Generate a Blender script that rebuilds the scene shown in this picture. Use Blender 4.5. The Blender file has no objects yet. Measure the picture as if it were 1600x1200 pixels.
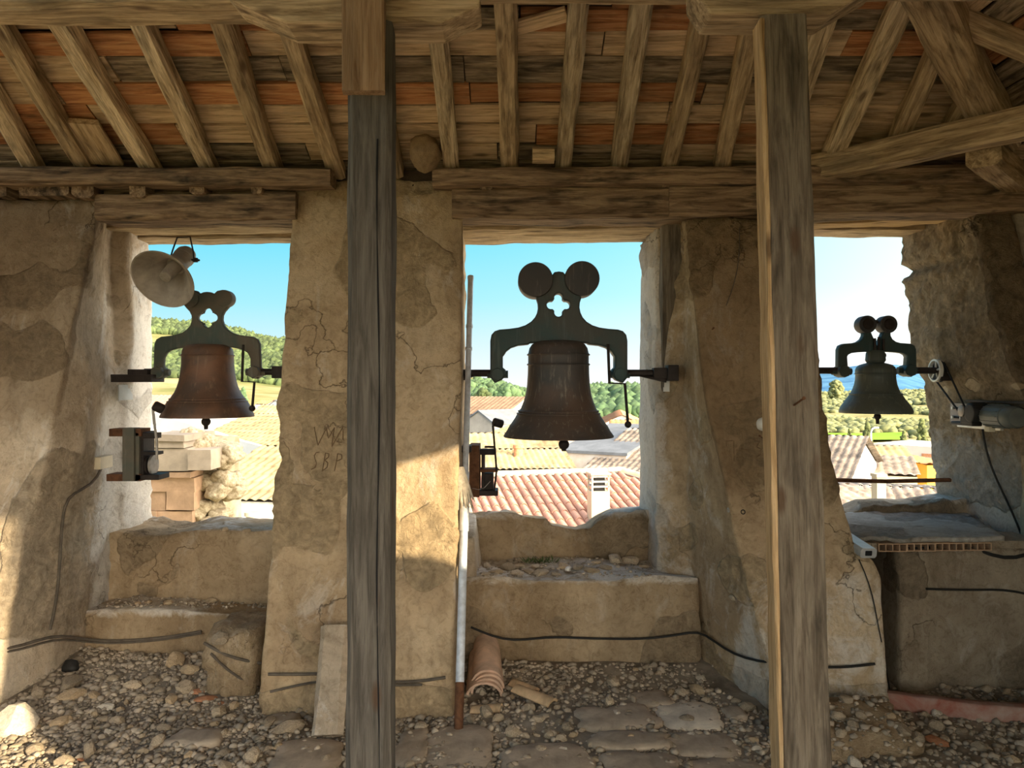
import bpy, bmesh, math, random
from mathutils import Vector, Matrix, noise
from mathutils.bvhtree import BVHTree

random.seed(7)
V = Vector
SC = bpy.context.scene
COL = SC.collection

# ------------------------------------------------------------------ camera, sky, sun, exposure
F = 1200.0                      # focal length in pixels of a 1600 x 1200 frame
EYE = V((0, 0, 1.6))
cam = bpy.data.cameras.new('camera')
cam.sensor_width = 36.0
cam.lens = 36.0 * F / 1600.0
cam.clip_end = 6000
cam_o = bpy.data.objects.new('camera', cam)
cam_o.location = EYE
cam_o.rotation_euler = (math.pi / 2, 0, 0)
COL.objects.link(cam_o)
SC.camera = cam_o

SUN_EL, SUN_AZ = math.radians(13.5), math.radians(55)
SUN = V((math.sin(SUN_AZ) * math.cos(SUN_EL), -math.cos(SUN_AZ) * math.cos(SUN_EL), math.sin(SUN_EL)))
sl = bpy.data.lights.new('sun', 'SUN')
sl.energy = 7.0
sl.color = (1.0, 0.80, 0.50)
sl.angle = math.radians(0.6)
so = bpy.data.objects.new('sun', sl)
so.rotation_euler = (-SUN).to_track_quat('-Z', 'Y').to_euler()
COL.objects.link(so)

w = bpy.data.worlds.new('world'); SC.world = w
w.use_nodes = True
nt = w.node_tree; nt.nodes.clear()
def N(t, tree=None, **kw):
    n = (tree or nt).nodes.new(t)
    for k, v in kw.items(): setattr(n, k, v)
    return n
out = N('ShaderNodeOutputWorld'); bg = N('ShaderNodeBackground')
tc = N('ShaderNodeTexCoord'); sep = N('ShaderNodeSeparateXYZ')
nt.links.new(tc.outputs['Generated'], sep.inputs[0])
# whiteness near the horizon, a little more towards the east
m1 = N('ShaderNodeMath', operation='MULTIPLY_ADD'); m1.inputs[1].default_value = -0.035
nt.links.new(sep.outputs['X'], m1.inputs[0]); nt.links.new(sep.outputs['Z'], m1.inputs[2])
rp = N('ShaderNodeValToRGB')
cr = rp.color_ramp
cr.elements[0].position = 0.0; cr.elements[0].color = (0.63, 0.66, 0.68, 1)
cr.elements[1].position = 1.0; cr.elements[1].color = (0.045, 0.23, 0.57, 1)
for p_, c_ in ((0.035, (0.52, 0.63, 0.67, 1)), (0.11, (0.27, 0.58, 0.67, 1)), (0.215, (0.085, 0.49, 0.68, 1)), (0.5, (0.055, 0.32, 0.62, 1))):
    e = cr.elements.new(p_); e.color = c_
nt.links.new(m1.outputs[0], rp.inputs[0])
# bright warm aureole round the low sun
dt = N('ShaderNodeVectorMath', operation='DOT_PRODUCT'); dt.inputs[1].default_value = SUN
nt.links.new(tc.outputs['Generated'], dt.inputs[0])
mx = N('ShaderNodeMath', operation='MULTIPLY_ADD'); mx.use_clamp = True
mx.inputs[1].default_value = 0.5; mx.inputs[2].default_value = 0.5
nt.links.new(dt.outputs['Value'], mx.inputs[0])
pw = N('ShaderNodeMath', operation='POWER'); pw.inputs[1].default_value = 4.0
nt.links.new(mx.outputs[0], pw.inputs[0])
gl = N('ShaderNodeMix', data_type='RGBA', blend_type='ADD'); gl.inputs[0].default_value = 1
gs = N('ShaderNodeMix', data_type='RGBA', blend_type='MIX')
gs.inputs[6].default_value = (0, 0, 0, 1); gs.inputs[7].default_value = (10.2, 8.6, 6.6, 1)
nt.links.new(pw.outputs[0], gs.inputs[0])
nt.links.new(rp.outputs[0], gl.inputs[6]); nt.links.new(gs.outputs[2], gl.inputs[7])
nt.links.new(gl.outputs[2], bg.inputs[0]); bg.inputs[1].default_value = 1.0
nt.links.new(bg.outputs[0], out.inputs[0])

SC.view_settings.view_transform = 'Standard'
SC.view_settings.look = 'None'
SC.view_settings.gamma = 1
SC.view_settings.use_curve_mapping = False
SC.view_settings.exposure = 0.62
SC.cycles.max_bounces = 10
SC.cycles.diffuse_bounces = 7

# ------------------------------------------------------------------ helpers
def P(px, py, d):
    return V(((px - 800) / F * d, d, 1.6 - (py - 600) / F * d))
def lerp(a, b, t): return a + (b - a) * t
def interp(tab, x):
    if x <= tab[0][0]: return tab[0][1]
    for (a, u), (b, v) in zip(tab, tab[1:]):
        if x <= b: return lerp(u, v, (x - a) / (b - a))
    return tab[-1][1]
def smooth(a, b, x):
    t = max(0, min(1, (x - a) / (b - a))); return t * t * (3 - 2 * t)
def n1(p, f, s=0.0): return noise.noise(V((p[0] * f + s, p[1] * f - s, p[2] * f + 2 * s)))
def turb(p, f, o=3): return noise.turbulence_vector(V(p) * f, o, False)

def link(me, name, mat=None, parent=None, M=None, smooth_=False, kind=None):
    o = bpy.data.objects.new(name, me)
    COL.objects.link(o)
    if mat is not None and not me.materials: me.materials.append(mat)
    if smooth_:
        for p in me.polygons: p.use_smooth = True
    if M is not None: o.matrix_world = M
    if parent is not None:
        o.parent = parent
        o.matrix_parent_inverse = parent.matrix_basis.inverted()
    if kind: o['kind'] = kind
    return o
def thing(name, label, cat, loc=(0, 0, 0), group=None, kind=None):
    o = bpy.data.objects.new(name, None); COL.objects.link(o)
    o.empty_display_size = 0.1
    o.matrix_basis = Matrix.Translation(V(loc))
    tag(o, label, cat, group, kind)
    return o
def tag(o, label=None, cat=None, group=None, kind=None):
    if label: o['label'] = label
    if cat: o['category'] = cat
    if group: o['group'] = group
    if kind: o['kind'] = kind
    return o

class MB:
    def __init__(s): s.v = []; s.f = []
    def add(s, vs, fs):
        b = len(s.v); s.v += [tuple(v) for v in vs]; s.f += [tuple(i + b for i in f) for f in fs]; return s
    def box(s, c, size, R=None):
        c = V(c); h = V(size) / 2; R = R or Matrix.Identity(3)
        vs = [c + R @ V((x * h.x, y * h.y, z * h.z)) for x in (-1, 1) for y in (-1, 1) for z in (-1, 1)]
        return s.add(vs, [(0, 1, 3, 2), (4, 6, 7, 5), (0, 4, 5, 1), (2, 3, 7, 6), (0, 2, 6, 4), (1, 5, 7, 3)])
    def bx(s, x0, x1, y0, y1, z0, z1): return s.box(((x0 + x1) / 2, (y0 + y1) / 2, (z0 + z1) / 2), (abs(x1 - x0), abs(y1 - y0), abs(z1 - z0)))
    def pxbox(s, x0, y0, x1, y1, d0, d1):
        a = P(x0, y0, d0); b = P(x1, y1, d0)
        return s.bx(a.x, b.x, d0, d1, b.z, a.z)
    def tube(s, pts, r, n=8, cap=True):
        pts = [V(p) for p in pts]; rs = r if isinstance(r, (list, tuple)) else [r] * len(pts)
        base = len(s.v); up = None
        for i, p in enumerate(pts):
            t = (pts[min(i + 1, len(pts) - 1)] - pts[max(i - 1, 0)]).normalized()
            if up is None: up = t.orthogonal().normalized()
            up = (up - t * up.dot(t));
            up = up.normalized() if up.length > 1e-6 else t.orthogonal().normalized()
            si = t.cross(up)
            for k in range(n):
                a = 2 * math.pi * k / n
                s.v.append(tuple(p + (up * math.cos(a) + si * math.sin(a)) * rs[i]))
        for i in range(len(pts) - 1):
            for k in range(n):
                a = base + i * n + k; b = base + i * n + (k + 1) % n
                s.f.append((a, b, b + n, a + n))
        if cap:
            s.f.append(tuple(base + k for k in range(n))[::-1])
            s.f.append(tuple(base + (len(pts) - 1) * n + k for k in range(n)))
        return s
    def lathe(s, prof, n=32, M=None, closed=False):
        b = len(s.v); M = M or Matrix.Identity(4); m = len(prof)
        for r, z in prof:
            for k in range(n):
                a = 2 * math.pi * k / n
                s.v.append(tuple(M @ V((r * math.cos(a), r * math.sin(a), z))))
        for i in range(m if closed else m - 1):
            for k in range(n):
                a = b + i * n + k; c = b + i * n + (k + 1) % n
                a2 = b + ((i + 1) % m) * n + k; c2 = b + ((i + 1) % m) * n + (k + 1) % n
                s.f.append((a, c, c2, a2))
        if not closed:
            if prof[0][0] > 1e-5: s.f.append(tuple(b + k for k in range(n))[::-1])
            if prof[-1][0] > 1e-5: s.f.append(tuple(b + (m - 1) * n + k for k in range(n)))
        return s
    def ball(s, c, r, n=10, sq=(1, 1, 1)):
        pr = [(r * math.sin(math.pi * i / n) + 1e-6, -r * math.cos(math.pi * i / n)) for i in range(n + 1)]
        return s.lathe(pr, n * 2, Matrix.Translation(V(c)) @ Matrix.Diagonal(V((*sq, 1))))
    def build(s, name, mat, parent=None, M=None, sm=False, kind=None, bevel=0):
        me = bpy.data.meshes.new(name); me.from_pydata(s.v, [], s.f); me.update()
        o = link(me, name, mat, parent, M, sm, kind)
        if sm:
            try: me.set_sharp_from_angle(angle=math.radians(38))
            except Exception: pass
        if bevel:
            md = o.modifiers.new('bevel', 'BEVEL'); md.width = bevel; md.segments = 2; md.limit_method = 'ANGLE'
        return o

def plate(name, loops, thick, bev, mat, parent, M):
    """flat plate cut from outline loops (holes inside are cut out), standing in the xz plane"""
    c = bpy.data.curves.new(name, 'CURVE'); c.dimensions = '2D'; c.fill_mode = 'BOTH'
    c.extrude = thick / 2; c.bevel_depth = bev; c.bevel_resolution = 1
    for lp in loops:
        sp = c.splines.new('POLY'); sp.points.add(len(lp) - 1); sp.use_cyclic_u = True
        for q, (x, y) in zip(sp.points, lp): q.co = (x, y, 0, 1)
    t = bpy.data.objects.new('tmp', c)
    me = bpy.data.meshes.new_from_object(t)
    bpy.data.objects.remove(t); bpy.data.curves.remove(c)
    me.name = name; me.materials.clear()
    me.transform(M @ Matrix.Rotation(math.pi / 2, 4, 'X'))
    return link(me, name, mat, parent)

# ------------------------------------------------------------------ materials
def mat_new(name):
    m = bpy.data.materials.new(name); m.use_nodes = True
    t = m.node_tree; t.nodes.clear()
    o = t.nodes.new('ShaderNodeOutputMaterial'); b = t.nodes.new('ShaderNodeBsdfPrincipled')
    t.links.new(b.outputs[0], o.inputs[0])
    return m, t, b
def rampn(t, src, stops):
    r = t.nodes.new('ShaderNodeValToRGB'); e = r.color_ramp.elements
    while len(e) < len(stops): e.new(0.5)
    for q, (p, c) in zip(e, stops): q.position = p; q.color = (*c, 1) if len(c) == 3 else c
    t.links.new(src, r.inputs[0]); return r.outputs[0]
def noisen(t, vec, sc, det=5, rough=0.6, dist=0.0):
    n = t.nodes.new('ShaderNodeTexNoise'); n.inputs['Scale'].default_value = sc
    n.inputs['Detail'].default_value = det; n.inputs['Roughness'].default_value = rough
    n.inputs['Distortion'].default_value = dist
    if vec is not None: t.links.new(vec, n.inputs['Vector'])
    return n.outputs['Fac']
def mixc(t, fac, a, b, mode='MIX'):
    m = t.nodes.new('ShaderNodeMix'); m.data_type = 'RGBA'; m.blend_type = mode
    for sock, val in ((m.inputs[0], fac), (m.inputs[6], a), (m.inputs[7], b)):
        if hasattr(val, 'links'): t.links.new(val, sock)
        elif isinstance(val, (int, float)): sock.default_value = val
        else: sock.default_value = (*val, 1)
    return m.outputs[2]
def mathn(t, op, a, b=0.0, clamp=False):
    m = t.nodes.new('ShaderNodeMath'); m.operation = op; m.use_clamp = clamp
    for sock, val in ((m.inputs[0], a), (m.inputs[1], b)):
        if hasattr(val, 'links'): t.links.new(val, sock)
        else: sock.default_value = val
    return m.outputs[0]
def bumpn(t, b, h, strength, dist=0.01, prev=None):
    n = t.nodes.new('ShaderNodeBump'); n.inputs['Strength'].default_value = strength
    n.inputs['Distance'].default_value = dist
    t.links.new(h, n.inputs['Height'])
    if prev is not None: t.links.new(prev, n.inputs['Normal'])
    t.links.new(n.outputs[0], b.inputs['Normal']); return n.outputs[0]
def coords(t, which='Object', sc=None):
    c = t.nodes.new('ShaderNodeTexCoord').outputs[which]
    if sc is None: return c
    m = t.nodes.new('ShaderNodeMapping'); m.inputs['Scale'].default_value = sc
    t.links.new(c, m.inputs[0]); return m.outputs[0]

def wood(name, dark, mid, light, stain=(0.03, 0.025, 0.02), stain_amt=0.45, var=0.35, bump=0.7, rough=0.85):
    m, t, b = mat_new(name)
    oi = t.nodes.new('ShaderNodeObjectInfo')
    c0 = coords(t, 'Object')
    off = t.nodes.new('ShaderNodeVectorMath'); off.operation = 'ADD'
    mulr = mathn(t, 'MULTIPLY', oi.outputs['Random'], 37.0)
    t.links.new(c0, off.inputs[0]); t.links.new(mulr, off.inputs[1])
    mp = t.nodes.new('ShaderNodeMapping'); mp.inputs['Scale'].default_value = (2.2, 26, 26)
    t.links.new(off.outputs[0], mp.inputs[0])
    g = noisen(t, mp.outputs[0], 1.6, 7, 0.68, 0.6)
    mp2 = t.nodes.new('ShaderNodeMapping'); mp2.inputs['Scale'].default_value = (2.5, 95, 95)
    t.links.new(off.outputs[0], mp2.inputs[0])
    g2 = noisen(t, mp2.outputs[0], 1.5, 4, 0.6, 0.3)
    col = rampn(t, g, [(0.32, dark), (0.47, mid), (0.64, light)])
    fine = rampn(t, g2, [(0.30, (0.55, 0.53, 0.50)), (0.44, (1, 1, 1)), (0.8, (1.1, 1.08, 1.02))])
    col = mixc(t, 0.9, col, fine, 'MULTIPLY')
    mp3 = t.nodes.new('ShaderNodeMapping'); mp3.inputs['Scale'].default_value = (1.5, 6, 6)
    t.links.new(off.outputs[0], mp3.inputs[0])
    s = noisen(t, mp3.outputs[0], 2.2, 4, 0.6, 0.4)
    sm = rampn(t, s, [(0.50, (0, 0, 0)), (0.68, (1, 1, 1))])
    col = mixc(t, mathn(t, 'MULTIPLY', sm, stain_amt), col, stain)
    kv = t.nodes.new('ShaderNodeTexVoronoi'); kv.inputs['Scale'].default_value = 1.0; kv.inputs['Randomness'].default_value = 1.0
    mp4 = t.nodes.new('ShaderNodeMapping'); mp4.inputs['Scale'].default_value = (2.6, 7.5, 7.5)
    t.links.new(off.outputs[0], mp4.inputs[0]); t.links.new(mp4.outputs[0], kv.inputs['Vector'])
    km = rampn(t, kv.outputs['Distance'], [(0.07, (1, 1, 1)), (0.16, (0, 0, 0))])
    col = mixc(t, mathn(t, 'MULTIPLY', km, 0.75), col, (0.09, 0.05, 0.028))
    vr = mathn(t, 'MULTIPLY_ADD', oi.outputs['Random'], var)
    t.nodes[-1].inputs[2].default_value = 1 - var / 2
    col = mixc(t, 1.0, col, vr, 'MULTIPLY')
    t.links.new(col, b.inputs['Base Color']); b.inputs['Roughness'].default_value = rough
    b.inputs['Specular IOR Level'].default_value = 0.2
    h = mathn(t, 'ADD', g, mathn(t, 'MULTIPLY', g2, 0.5))
    bumpn(t, b, h, bump, 0.008)
    return m
W_GREY = wood('grey_weathered_wood', (0.065, 0.058, 0.051), (0.105, 0.095, 0.083), (0.16, 0.145, 0.127), stain_amt=0.25, var=0.1)
W_BROWN = wood('brown_weathered_wood', (0.085, 0.068, 0.050), (0.150, 0.122, 0.092), (0.23, 0.195, 0.152), stain_amt=0.6, var=0.1)
W_BEAM = wood('beam_wood', (0.17, 0.115, 0.068), (0.38, 0.28, 0.175), (0.58, 0.45, 0.30), stain_amt=0.5, var=0.25)
W_RAFT = wood('rafter_wood', (0.19, 0.135, 0.085), (0.50, 0.39, 0.26), (0.80, 0.67, 0.49), stain_amt=0.55, var=0.45)
W_LINT = wood('lintel_wood', (0.10, 0.068, 0.044), (0.24, 0.165, 0.11), (0.42, 0.31, 0.21), stain_amt=0.9, var=0.2)
W_TAN = wood('tan_plank', (0.28, 0.195, 0.115), (0.55, 0.40, 0.25), (0.72, 0.56, 0.38), stain_amt=0.5, var=0.4)
W_ORANGE = wood('orange_plank', (0.22, 0.09, 0.045), (0.45, 0.205, 0.09), (0.60, 0.34, 0.17), stain_amt=0.45, var=0.4)
W_DARK = wood('grey_plank', (0.085, 0.062, 0.042), (0.26, 0.20, 0.135), (0.48, 0.39, 0.28), stain_amt=0.8, var=0.4)
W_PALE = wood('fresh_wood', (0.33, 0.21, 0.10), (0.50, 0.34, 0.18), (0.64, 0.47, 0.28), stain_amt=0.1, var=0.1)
W_CAP = wood('orange_brown_board', (0.21, 0.12, 0.065), (0.33, 0.21, 0.125), (0.42, 0.29, 0.19), stain_amt=0.25, var=0.1)

def plaster(name, c1, c2, c3, rough_c, white=(0.70, 0.66, 0.60), white_amt=0.35, dark_amt=0.35, bump=0.5, crack=True):
    m, t, b = mat_new(name)
    c = coords(t, 'Object')
    at = t.nodes.new('ShaderNodeAttribute'); at.attribute_name = 'rough'
    big = noisen(t, c, 1.3, 6, 0.62, 0.5)
    med = noisen(t, c, 5.0, 6, 0.66, 0.8)
    fine = noisen(t, c, 34.0, 5, 0.7)
    grit = noisen(t, c, 120.0, 3, 0.7)
    col = rampn(t, big, [(0.34, c1), (0.5, c2), (0.66, c3)])
    col = mixc(t, 0.55, col, rampn(t, med, [(0.3, (0.62, 0.58, 0.52)), (0.5, (1, 1, 1)), (0.72, (1.22, 1.2, 1.16))]), 'MULTIPLY')
    drips = noisen(t, coords(t, 'Object', (6, 6, 1.3)), 1.5, 5, 0.65, 0.6)
    dm = rampn(t, drips, [(0.52, (0, 0, 0)), (0.72, (1, 1, 1))])
    col = mixc(t, mathn(t, 'MULTIPLY', dm, dark_amt), col, (0.13, 0.085, 0.05))
    wn = noisen(t, coords(t, 'Object', (3.2, 3.2, 1.6)), 1.7, 7, 0.7, 0.8)
    wm = rampn(t, wn, [(0.56, (0, 0, 0)), (0.66, (1, 1, 1))])
    col = mixc(t, mathn(t, 'MULTIPLY', wm, white_amt), col, white)
    rmask = rampn(t, mathn(t, 'ADD', at.outputs['Fac'], mathn(t, 'MULTIPLY', mathn(t, 'SUBTRACT', med, 0.5), 0.9)), [(0.40, (0, 0, 0)), (0.52, (1, 1, 1))])
    rc = mixc(t, rampn(t, noisen(t, c, 14, 6, 0.7, 1.0), [(0.35, (0, 0, 0)), (0.65, (1, 1, 1))]), tuple(x * 0.62 for x in rough_c), tuple(min(1, x * 1.18) for x in rough_c))
    col = mixc(t, mathn(t, 'MULTIPLY', rmask, 0.85), col, rc)
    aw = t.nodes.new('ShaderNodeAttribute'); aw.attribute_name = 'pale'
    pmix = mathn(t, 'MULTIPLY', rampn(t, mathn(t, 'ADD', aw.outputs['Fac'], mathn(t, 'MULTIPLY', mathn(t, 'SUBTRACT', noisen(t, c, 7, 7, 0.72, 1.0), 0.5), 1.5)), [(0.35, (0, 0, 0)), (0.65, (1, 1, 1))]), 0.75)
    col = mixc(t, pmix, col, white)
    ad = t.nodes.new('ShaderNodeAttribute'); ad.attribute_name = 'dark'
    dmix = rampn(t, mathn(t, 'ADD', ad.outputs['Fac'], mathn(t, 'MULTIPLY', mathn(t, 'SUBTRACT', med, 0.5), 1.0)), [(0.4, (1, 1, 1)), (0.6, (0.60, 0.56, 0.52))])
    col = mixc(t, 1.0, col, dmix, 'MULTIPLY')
    col = mixc(t, 0.8, col, rampn(t, noisen(t, c, 22, 6, 0.75, 1.2), [(0.33, (0.66, 0.62, 0.57)), (0.5, (1, 1, 1)), (0.75, (1.12, 1.1, 1.08))]), 'MULTIPLY')
    h = mathn(t, 'ADD', mathn(t, 'MULTIPLY', fine, 0.55), mathn(t, 'MULTIPLY', grit, 0.22))
    h = mathn(t, 'ADD', h, mathn(t, 'MULTIPLY', noisen(t, c, 16, 7, 0.75, 1.5), mathn(t, 'MULTIPLY_ADD', rmask, 1.7)))
    t.nodes[-2].inputs[2].default_value = 0.5
    if crack:
        vo = t.nodes.new('ShaderNodeTexVoronoi'); vo.feature = 'DISTANCE_TO_EDGE'; vo.inputs['Scale'].default_value = 0.8
        dv = t.nodes.new('ShaderNodeVectorMath'); dv.operation = 'ADD'
        nn = t.nodes.new('ShaderNodeTexNoise'); nn.inputs['Scale'].default_value = 4; nn.inputs['Detail'].default_value = 6
        t.links.new(c, nn.inputs['Vector'])
        t.links.new(c, dv.inputs[0]); t.links.new(nn.outputs['Color'], dv.inputs[1])
        t.links.new(dv.outputs[0], vo.inputs['Vector'])
        cm = rampn(t, vo.outputs['Distance'], [(0.0, (1, 1, 1)), (0.006, (0, 0, 0))])
        gate = rampn(t, noisen(t, c, 0.9, 2), [(0.52, (0, 0, 0)), (0.56, (1, 1, 1))])
        cm = mathn(t, 'MULTIPLY', cm, gate)
        col = mixc(t, mathn(t, 'MULTIPLY', cm, 0.7), col, (0.06, 0.04, 0.025))
        h = mathn(t, 'SUBTRACT', h, mathn(t, 'MULTIPLY', cm, 0.6))
    t.links.new(col, b.inputs['Base Color']); b.inputs['Roughness'].default_value = 0.95
    b.inputs['Specular IOR Level'].default_value = 0.1
    bumpn(t, b, h, bump * 1.5, 0.02)
    return m
PL = plaster('tan_plaster', (0.36, 0.262, 0.165), (0.48, 0.365, 0.235), (0.585, 0.47, 0.325), (0.51, 0.39, 0.245))
PL_PALE = plaster('pale_plaster', (0.43, 0.35, 0.26), (0.56, 0.47, 0.36), (0.67, 0.59, 0.48), (0.50, 0.41, 0.30), white=(0.76, 0.74, 0.70), white_amt=0.6)
PL_DARK = plaster('brown_plaster', (0.285, 0.205, 0.125), (0.385, 0.29, 0.185), (0.485, 0.38, 0.255), (0.38, 0.29, 0.19), white_amt=0.18)
PL_ROUGH = plaster('rough_limestone', (0.45, 0.34, 0.22), (0.60, 0.48, 0.33), (0.70, 0.59, 0.44), (0.54, 0.42, 0.28), white_amt=0.35, dark_amt=0.2, bump=0.8)
PL_GREY = plaster('grey_render', (0.25, 0.20, 0.145), (0.34, 0.285, 0.215), (0.42, 0.365, 0.285), (0.30, 0.24, 0.17), white_amt=0.2)
SLAB = plaster('grey_slab', (0.34, 0.33, 0.30), (0.42, 0.41, 0.38), (0.50, 0.49, 0.45), (0.3, 0.28, 0.25), white=(0.75, 0.74, 0.72), white_amt=0.35, dark_amt=0.15, bump=0.25, crack=False)

def simple(name, col, rough=0.7, metal=0.0, var=0.25, sc=12.0, bump=0.15, island=0.0, objvar=0.0, col2=None, spec=0.3):
    m, t, b = mat_new(name)
    c = coords(t, 'Object')
    n = noisen(t, c, sc, 6, 0.65, 0.3)
    lo = tuple(x * (1 - var) for x in col); hi = col2 or tuple(min(1, x * (1 + var)) for x in col)
    cc = rampn(t, n, [(0.33, lo), (0.66, hi)])
    if island:
        g = t.nodes.new('ShaderNodeNewGeometry')
        f = mathn(t, 'MULTIPLY_ADD', g.outputs['Random Per Island'], island); t.nodes[-1].inputs[2].default_value = 1 - island / 2
        cc = mixc(t, 1, cc, f, 'MULTIPLY')
    if objvar:
        g = t.nodes.new('ShaderNodeObjectInfo')
        f = mathn(t, 'MULTIPLY_ADD', g.outputs['Random'], objvar); t.nodes[-1].inputs[2].default_value = 1 - objvar / 2
        cc = mixc(t, 1, cc, f, 'MULTIPLY')
    t.links.new(cc, b.inputs['Base Color'])
    b.inputs['Roughness'].default_value = rough; b.inputs['Metallic'].default_value = metal
    b.inputs['Specular IOR Level'].default_value = spec
    if bump: bumpn(t, b, n, bump, 0.01)
    return m
def streaked(name, base, streak, rust, rough=0.55, metal=0.4):
    m, t, b = mat_new(name)
    c = coords(t, 'Object')
    big = noisen(t, c, 4, 5, 0.6, 0.5)
    col = rampn(t, big, [(0.38, base), (0.62, rust)])
    s = noisen(t, coords(t, 'Object', (28, 28, 2.2)), 1.6, 5, 0.7, 0.3)
    msk = rampn(t, s, [(0.56, (0, 0, 0)), (0.72, (1, 1, 1))])
    col = mixc(t, mathn(t, 'MULTIPLY', msk, 0.55), col, streak)
    t.links.new(col, b.inputs['Base Color']); b.inputs['Metallic'].default_value = metal
    b.inputs['Roughness'].default_value = rough
    bumpn(t, b, noisen(t, c, 60, 4, 0.7), 0.15, 0.005)
    return m
BRONZE = streaked('dark_bronze', (0.058, 0.054, 0.053), (0.34, 0.31, 0.25), (0.105, 0.070, 0.052), metal=0.15)
BRONZE_RED = streaked('rusty_bronze', (0.185, 0.090, 0.050), (0.30, 0.19, 0.12), (0.085, 0.055, 0.040), metal=0.1)
BRONZE_GREEN = streaked('green_bronze', (0.085, 0.105, 0.095), (0.26, 0.28, 0.24), (0.12, 0.135, 0.115), metal=0.1)
IRON_GREEN = streaked('green_painted_iron', (0.030, 0.066, 0.068), (0.12, 0.15, 0.14), (0.06, 0.064, 0.058), rough=0.6, metal=0.2)
IRON_GREY = streaked('flaking_green_iron', (0.060, 0.085, 0.075), (0.22, 0.22, 0.19), (0.13, 0.11, 0.085), rough=0.7, metal=0.1)
WEIGHT = streaked('streaked_dark_iron', (0.048, 0.050, 0.055), (0.34, 0.31, 0.25), (0.062, 0.056, 0.054), rough=0.65, metal=0.2)
IRON = simple('dark_iron', (0.035, 0.028, 0.026), 0.65, 0.3, 0.4)
RUST = simple('rusty_iron', (0.13, 0.060, 0.030), 0.85, 0.1, 0.5, 20)
STEEL = simple('galvanised_steel', (0.58, 0.63, 0.71), 0.45, 0.1, 0.2, 25)
GREYMET = simple('grey_paint_metal', (0.34, 0.32, 0.30), 0.5, 0.3, 0.3)
HORN = simple('grey_beige_metal', (0.36, 0.32, 0.27), 0.55, 0.1, 0.3, 8)
BLACK = simple('black_rubber', (0.018, 0.017, 0.016), 0.6, 0, 0.2)
CABLE = simple('dusty_cable', (0.115, 0.095, 0.075), 0.8, 0, 0.3)
WHITEP = simple('white_plastic', (0.75, 0.73, 0.68), 0.4, 0, 0.08)
CREAMP = simple('cream_plastic', (0.62, 0.55, 0.40), 0.5, 0, 0.1)
GREYP = simple('grey_plastic', (0.36, 0.37, 0.37), 0.35, 0, 0.15)
MOTOR = simple('grey_green_motor_paint', (0.13, 0.145, 0.135), 0.5, 0.2, 0.2)
PINKP = simple('brown_grey_plate', (0.40, 0.33, 0.28), 0.7, 0, 0.15)
ZINC = simple('pale_zinc_plate', (0.62, 0.62, 0.60), 0.5, 0.4, 0.12)
DARKSLOT = simple('dark_hole', (0.012, 0.012, 0.014), 0.9, 0, 0.1)
STONE = simple('rubble_stone', (0.42, 0.34, 0.245), 0.95, 0, 0.35, 9, 0.6, objvar=0.55)
STONE_O = simple('ochre_stone', (0.48, 0.365, 0.235), 0.95, 0, 0.3, 9, 0.6, objvar=0.4)
STONE_W = simple('pale_stone', (0.64, 0.57, 0.47), 0.95, 0, 0.25, 8, 0.6, objvar=0.2)
PAVE = simple('worn_paving_stone', (0.40, 0.33, 0.255), 0.9, 0, 0.3, 7, 0.5, objvar=0.25)
PEBB = simple('pebbles', (0.37, 0.31, 0.24), 0.95, 0, 0.3, 6, 0.2, island=0.7)
DIRT = simple('dark_dirt', (0.25, 0.205, 0.155), 1.0, 0, 0.4, 6, 0.8, col2=(0.37, 0.315, 0.25))
TERRA = simple('terracotta', (0.50, 0.24, 0.13), 0.9, 0, 0.3, 14, 0.3, objvar=0.3)
TILE_PINK = simple('pinkish_clay_tile', (0.62, 0.44, 0.33), 0.9, 0, 0.25, 9, 0.3, objvar=0.15)
TILE_TAN = simple('tan_clay_tile', (0.60, 0.43, 0.26), 0.9, 0, 0.25, 9, 0.3, objvar=0.2)
HOLLOW = simple('hollow_brick_clay', (0.47, 0.32, 0.21), 0.9, 0, 0.2, 20, 0.3)
CURB = simple('worn_red_paint', (0.46, 0.15, 0.10), 0.85, 0, 0.3, 5, 0.4, col2=(0.50, 0.42, 0.36))
MUD = simple('dried_mud', (0.42, 0.30, 0.18), 1, 0, 0.4, 30, 1.0)
RAG = simple('frayed_grey_cloth', (0.42, 0.38, 0.32), 1, 0, 0.3, 30, 0.5)
DECK = simple('dark_underside_of_tiles', (0.05, 0.035, 0.025), 1, 0, 0.3)
# outdoors
def ext(name, col, *a, **k):
    f = 0.72 if 'wall' in name else (0.70 if 'tile' in name else 0.55)
    col = tuple(x * f for x in col)
    if k.get('col2'): k['col2'] = tuple(x * f for x in k['col2'])
    return simple(name, col, *a, **k)
RTILE = ext('red_roof_tile', (0.58, 0.33, 0.24), 0.85, 0, 0.2, 5, 0.2, objvar=0.3)
RIDGE = ext('pale_ridge_tile', (0.66, 0.47, 0.30), 0.85, 0, 0.2, 5, 0.2, objvar=0.2)
OLDTILE = ext('old_lichened_tile', (0.42, 0.31, 0.18), 0.9, 0, 0.35, 1.6, 0.3, col2=(0.60, 0.47, 0.25))
GREYTILE = ext('grey_mottled_tile', (0.30, 0.26, 0.23), 0.9, 0, 0.45, 2.5, 0.3, col2=(0.52, 0.42, 0.34))
BROWNTILE = ext('brown_roof_tile', (0.34, 0.22, 0.15), 0.9, 0, 0.25, 1.2, 0.2)
ORTILE = ext('orange_roof_tile', (0.62, 0.29, 0.14), 0.9, 0, 0.25, 2.0, 0.2)
SLATE = ext('blue_grey_sheet_roof', (0.22, 0.24, 0.27), 0.8, 0, 0.25, 1.5, 0.2)
WALLW = ext('white_house_wall', (0.80, 0.77, 0.72), 0.9, 0, 0.06, 0.8, 0.1)
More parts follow.
